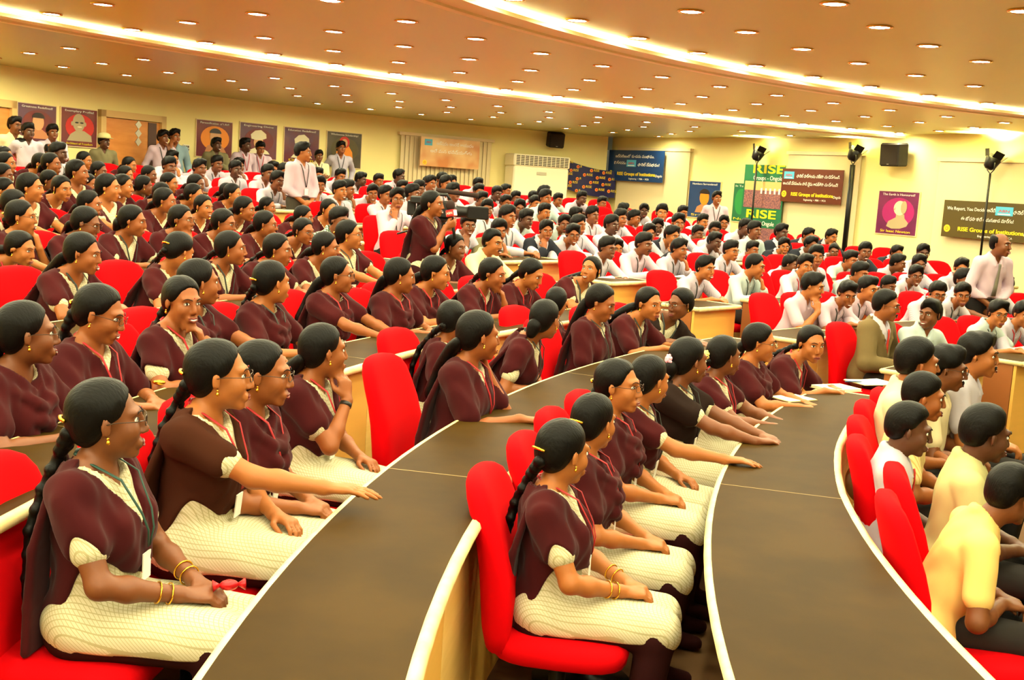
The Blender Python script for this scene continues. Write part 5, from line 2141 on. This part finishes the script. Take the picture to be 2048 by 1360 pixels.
# ---- people standing
# head x, y, z, floor, face angle, sex, top, pose R, pose L, label, extras
STAND = [
(-6.59, 15.05, 2.354, 0.97, 40, 20, 'm', 'cream_cloth', 'down', 'down', 'standing person in a cream shirt before the leftmost violet poster', 'mo'),
(-6.36, 14.91, 2.285, 0.97, 30, 15, 'm', 'shirt_stripe', 'back', 'down', 'standing person in pale shirt half hidden behind the one in cream', ''),
(-6.4, 15.78, 2.308, 0.97, 20, 10, 'm', 'shirt_stripe', 'fold', 'fold', 'standing person in a pale shirt between the two leftmost posters', ''),
(-6.01, 16.64, 2.244, 0.97, 40, 15, 'm', 'olive_cloth', 'down', 'down', 'standing person in an olive shirt and a pale peaked cap before the wooden door', 'cap'),
(-5.54, 17.85, 2.378, 0.97, 35, 15, 'm', 'shirt_pink', 'down', 'chin', 'standing person with hand on chin at the right edge of the wooden door', 'lan=dark'),
(-5.41, 18.01, 2.409, 0.97, 30, 10, 'm', 'blue_cloth', 'cheek', 'down', 'standing person in a blue shirt holding a hand to the face by the switch board', ''),
(-4.97, 18.8, 2.341, 0.97, 35, 15, 'm', 'olive_cloth', 'down', 'chest', 'standing person in a dark shirt before the maroon poster with a yellow glow', ''),
(-4.63, 19.33, 2.373, 0.97, 60, 25, 'm', 'shirt_pink', 'down', 'down', 'standing person in pale pink with red lanyard before the glossy turban poster', 'lan=red'),
(-4.47, 19.73, 2.345, 0.97, 20, 10, 'm', 'shirt_pink', 'down', 'down', 'standing person looking down, right of the one with a red lanyard', 'lan=red;pitch=15'),
(-3.65, 20.75, 2.288, 0.97, 15, 10, 'm', 'cream_cloth', 'fold', 'fold', 'standing person in a cream shirt with folded arms behind the tall standing one', 'lan=dark'),
(-3.32, 21.11, 2.462, 0.97, 20, 10, 'm', 'shirt_stripe', 'back', 'back', 'standing person in a pale shirt before the orange robed figure on the grey poster', 'lan=dark'),
(-2.8, 14.76, 2.249, 0.77, 75, 38, 'm', 'shirt_pink', 'clasp', 'clasp', 'tall standing person in a pale shirt, hands clasped, among the left rows', 'lan=dark;pants=trouser_grey;skin=skin0'),
(3.09, 18.36, 2.003, 0.67, 20, 10, 'm', 'shirt_pink', 'down', 'down', 'standing person in a white shirt beside the blue portrait poster', 'lan=dark'),
(5.11, 12.27, 1.714, 0.17, 60, 40, 'm', 'shirt_pink', 'clasp', 'clasp', 'standing balding person in a white shirt and grey tie at the right edge', 'tie;hair=bald;lean=14;skin=skin2'),
(-0.78, 10.26, 1.801, 0.37, 70, 62, 'f', 'check_cream', 'mic', 'down', 'standing person in a maroon shawl speaking into a microphone', 'mic;pony;lan=dark;skin=skin1;dup=cape;lean=6'),
]
for i, (hx, hy, hz, fz, face, yawb, sex, top, aR, aL, label, ex) in enumerate(STAND):
    rng = random.Random(5000 + i)
    d = parse(ex)
    azc = math.degrees(math.atan2(-hy, -hx))
    by = azc + yawb
    sp = dict(sex=sex, stand=True, lean=float(d.get('lean', 2)), pitch=float(d.get('pitch', 0)), yaw=max(-65, min(65, wrap(face - yawb))), armR=aR, armL=aL, seed=i, res=.0095 if math.hypot(hx, hy) < 11 else .0125, top=top, hair=d.get('hair', 'full' if sex == 'm' else 'pony'), sleeve=d.get('sleeve', 'full'), pants=d.get('pants', 'trouser_dark'), dup=d.get('dup', 'cape'))
    if d.get('lan'):
        sp['lan'] = {'red': 'red_ribbon', 'dark': 'dark_ribbon'}[d['lan']]
    if d.get('tie'):
        sp['tie'] = 'grey_tie'
    I = figure(sp)
    hc = I['hc']
    s = max(.84, min(1.12, (hz - fz) / hc[2]))
    rz = (hz - fz) - s * hc[2]
    ca, sa = math.cos(math.radians(by)), math.sin(math.radians(by))
    e = empty('person', (hx - s * (hc[0] * ca - hc[1] * sa), hy - s * (hc[0] * sa + hc[1] * ca), fz + max(-.05, min(.05, rz))), math.radians(by), label, 'person', 'people standing')
    e.scale = (s, s, s)
    sp['smile'] = rng.random() < .5
    sp['mo'] = d.get('mo')
    sp['gl'] = d.get('gl')
    dress(I, e, sp, d.get('skin', rng.choice(SKINS[1:])))
    if d.get('cap'):
        b = MB()
        b.lathe([(.088, .055), (.102, .06), (.104, .085), (.09, .125), (.05, .145), (.005, .150)], 18)
        b.ball((.115, 0, .062), (.07, .07, .008), 14, 6)
        o = b.build('cap', 'palegreen_cloth', e, True)
        o.matrix_basis = I['HX']
    if d.get('mic'):
        # microphone held in front of the mouth
        S, E, T, hd, nb, cu = I['arms'][-1]
        c = T + nrm(hd) * .075 - nrm(nb) * .028
        m4 = e.matrix_basis @ Matrix.Translation(Vector(c))
        me_ = empty('microphone', label='black foam microphone with a red and white channel cube held by the standing speaker', cat='microphone')
        me_.matrix_world = Matrix.Translation(m4.translation) @ Matrix.Rotation(math.radians(by), 4, 'Z') @ Matrix.Rotation(math.radians(-12), 4, 'Y')
        b = MB()
        b.tube([(0, 0, -.15), (0, 0, .05)], [.013, .017], 12)
        b.build('handle', 'black_plastic', me_, True)
        b = MB()
        b.ball((0, 0, .155), (.042, .042, .048), 14, 10)
        b.build('foam_ball', 'foam', me_, True)
        b = MB()
        b.box((0, 0, .085), (.075, .075, .062), None, .004)
        b.build('channel_cube', 'red_ribbon', me_)
        for q in range(4):
            b = MB()
            M = Matrix.Rotation(math.pi / 2 * q, 3, 'Z')
            b.box(M @ Vector((.0385, 0, .085)), (.002, .062, .046), M)
            b.build('cube_face', 'print_red' if q % 2 else 'print_white', me_)
        for q in (1, 3):
            cz = bpy.data.curves.new('lettering', 'FONT')
            cz.body = 'ABN'
            cz.size = .03
            cz.align_x = cz.align_y = 'CENTER'
            cz.extrude = .0006
            cz.materials.append(MAT['print_white'])
            o = bpy.data.objects.new('lettering', cz)
            COL.objects.link(o)
            o.parent = me_
            o.matrix_basis = Matrix.Rotation(math.pi / 2 * q + math.pi / 2, 4, 'Z') @ Matrix.Translation((0, -.0405, .085)) @ Matrix.Rotation(math.pi / 2, 4, 'X')
            TEXTS.append((o, None))

# ------------------------------------------------------------------ television camera on its tripod
def tv_camera(x, y, z, fz, yaw):
    e = empty('video_camera', (x, y, fz), yaw, 'black shoulder video camera on a tripod behind the person with the microphone', 'video camera')
    h = z - fz
    def part(n, m, fn, smooth=False):
        b = MB()
        fn(b)
        return b.build(n, m, e, smooth)
    part('camera_body', 'black_plastic', lambda b: b.box((-.05, 0, h), (.34, .11, .17), None, .02))
    part('lens', 'black_plastic', lambda b: b.lathe([(.05, 0), (.055, .05), (.05, .12), (.058, .16)], 16, Matrix.Rotation(math.pi / 2, 3, 'Y'), (.12, 0, h - .01)), True)
    part('lens_hood', 'black_metal', lambda b: b.box((.36, 0, h - .01), (.20, .15, .12), None, .01))
    part('top_handle', 'black_plastic', lambda b: b.tube([(-.18, 0, h + .08), (-.16, 0, h + .14), (.06, 0, h + .14), (.10, 0, h + .08)], .016, 8), True)
    part('shotgun_microphone', 'foam', lambda b: b.tube([(-.05, .05, h + .18), (.36, .05, h + .15)], [.022, .026], 10), True)
    part('viewfinder', 'black_plastic', lambda b: b.box((-.20, -.11, h + .08), (.16, .07, .07), None, .012))
    part('battery', 'black_plastic', lambda b: b.box((-.27, 0, h), (.08, .10, .14), None, .01))
    part('tripod_head', 'black_metal', lambda b: b.lathe([(.06, -.20), (.06, -.12), (.08, -.10), (.08, -.087)], 14, None, (0, 0, h)))
    part('pan_handle', 'black_metal', lambda b: b.tube([(-.05, .03, h - .14), (-.40, .10, h - .26)], .01, 8))
    for i in range(3):
        a = 2 * math.pi * i / 3 + .5
        part('tripod_leg', 'black_metal', lambda b: b.tube([(.04 * math.cos(a), .04 * math.sin(a), h - .19), (.36 * math.cos(a), .36 * math.sin(a), .01)], .014, 8))
tv_camera(-.76, 10.96, 1.74, .37, .05)

# ------------------------------------------------------------------ small things on desks and seats
def flat_at(px, py, z):
    u, v = (px - W / 2) / FPX, -(py - H / 2) / FPX
    d = _R * u + _U * v + _F
    t = (z - ZC) / d.z
    return Vector((d.x * t, d.y * t, z))

zb = FL['B'] + .75
def notebook(p, rz, w, h, t, label, open_=False):
    e = empty('notebook', p, rz, label, 'notebook', 'notebooks on the front desk')
    b = MB()
    if open_:
        b.box((-w / 4, 0, t / 2 + .001), (w / 2 - .004, h, t), Matrix.Rotation(.03, 3, 'Y'))
        b.build('page_block', 'paper', e)
        b = MB()
        b.box((w / 4, 0, t / 2 + .001), (w / 2 - .004, h, t), Matrix.Rotation(-.03, 3, 'Y'))
        b.build('page_block', 'paper', e)
    else:
        b.box((0, 0, t / 2 + .003), (w - .006, h - .006, t))
        b.build('page_block', 'paper', e)
    b = MB()
    b.box((0, 0, .0012), (w + .006, h + .006, .0022))
    b.build('cover', 'book_cover', e)
    return e
notebook(flat_at(1672, 779, zb + .001), .5, .26, .20, .016, 'thick cream notepad on the front desk before the smiling person in maroon')
notebook(flat_at(1742, 765, zb + .001), .45, .30, .21, .004, 'thin white paper pad at the far end of the front desk', True)
notebook(flat_at(1585, 797, zb + .001), .6, .24, .18, .003, 'white sheet lying on the front desk left of the thick notepad')
b = MB()
b.tube([(-.07, 0, .006), (.05, 0, .006), (.07, 0, .006)], [.0045, .0045, .001], 8)
o = b.build('pen', 'card_blue', None, True)
o.location = flat_at(1708, 765, zb + .006)
o.rotation_euler = (0, 0, .3)
tag(o, 'slim blue pen lying on the thin white paper pad', 'pen')

# red wrapped sweet in the hands of the nearest person at the left
near = [q for q in SEATED if q[0] == 'C']
if near:
    row, x, y, e0, I, s, lb = near[0]
    S, E, T, hd, nb, cu = I['arms'][-1]
    c = e0.matrix_basis @ Vector(T + nrm(hd) * .11 + V3(.03, .02, .028))
    e = empty('sweet', c, .4, 'red foil-wrapped sweet held by the nearest person at the left', 'sweet')
    b = MB()
    b.ball((0, 0, 0), (.028, .018, .016), 12, 8)
    b.build('wrapped_sweet', 'foil_red', e, True)
    for q in (-1, 1):
        b = MB()
        b.lathe([(.004, 0), (.010, .010), (.018, .022)], 10, Matrix.Rotation(q * math.pi / 2, 3, 'Y'), (q * .024, 0, 0))
        b.build('twisted_end', 'foil_red', e, True)
# gold wrapper on the third desk
p = flat_at(318, 770, FL['D'] + .765)
e = empty('sweet', p, .2, 'small gold wrapper on the desk beside the person in glasses bending down', 'sweet')
b = MB()
b.ball((0, 0, .012), (.03, .018, .012), 10, 6)
b.build('wrapped_sweet', 'gold', e, True)
# mobile phone on the front desk at the right edge
e = empty('phone', pol(8.72, 158.5, .755), .5, 'black mobile phone on the front desk at the right edge', 'phone')
b = MB()
b.box((0, 0, .005), (.12, .06, .01), None, .003)
b.build('phone_body', 'black_plastic', e)
bake_texts()
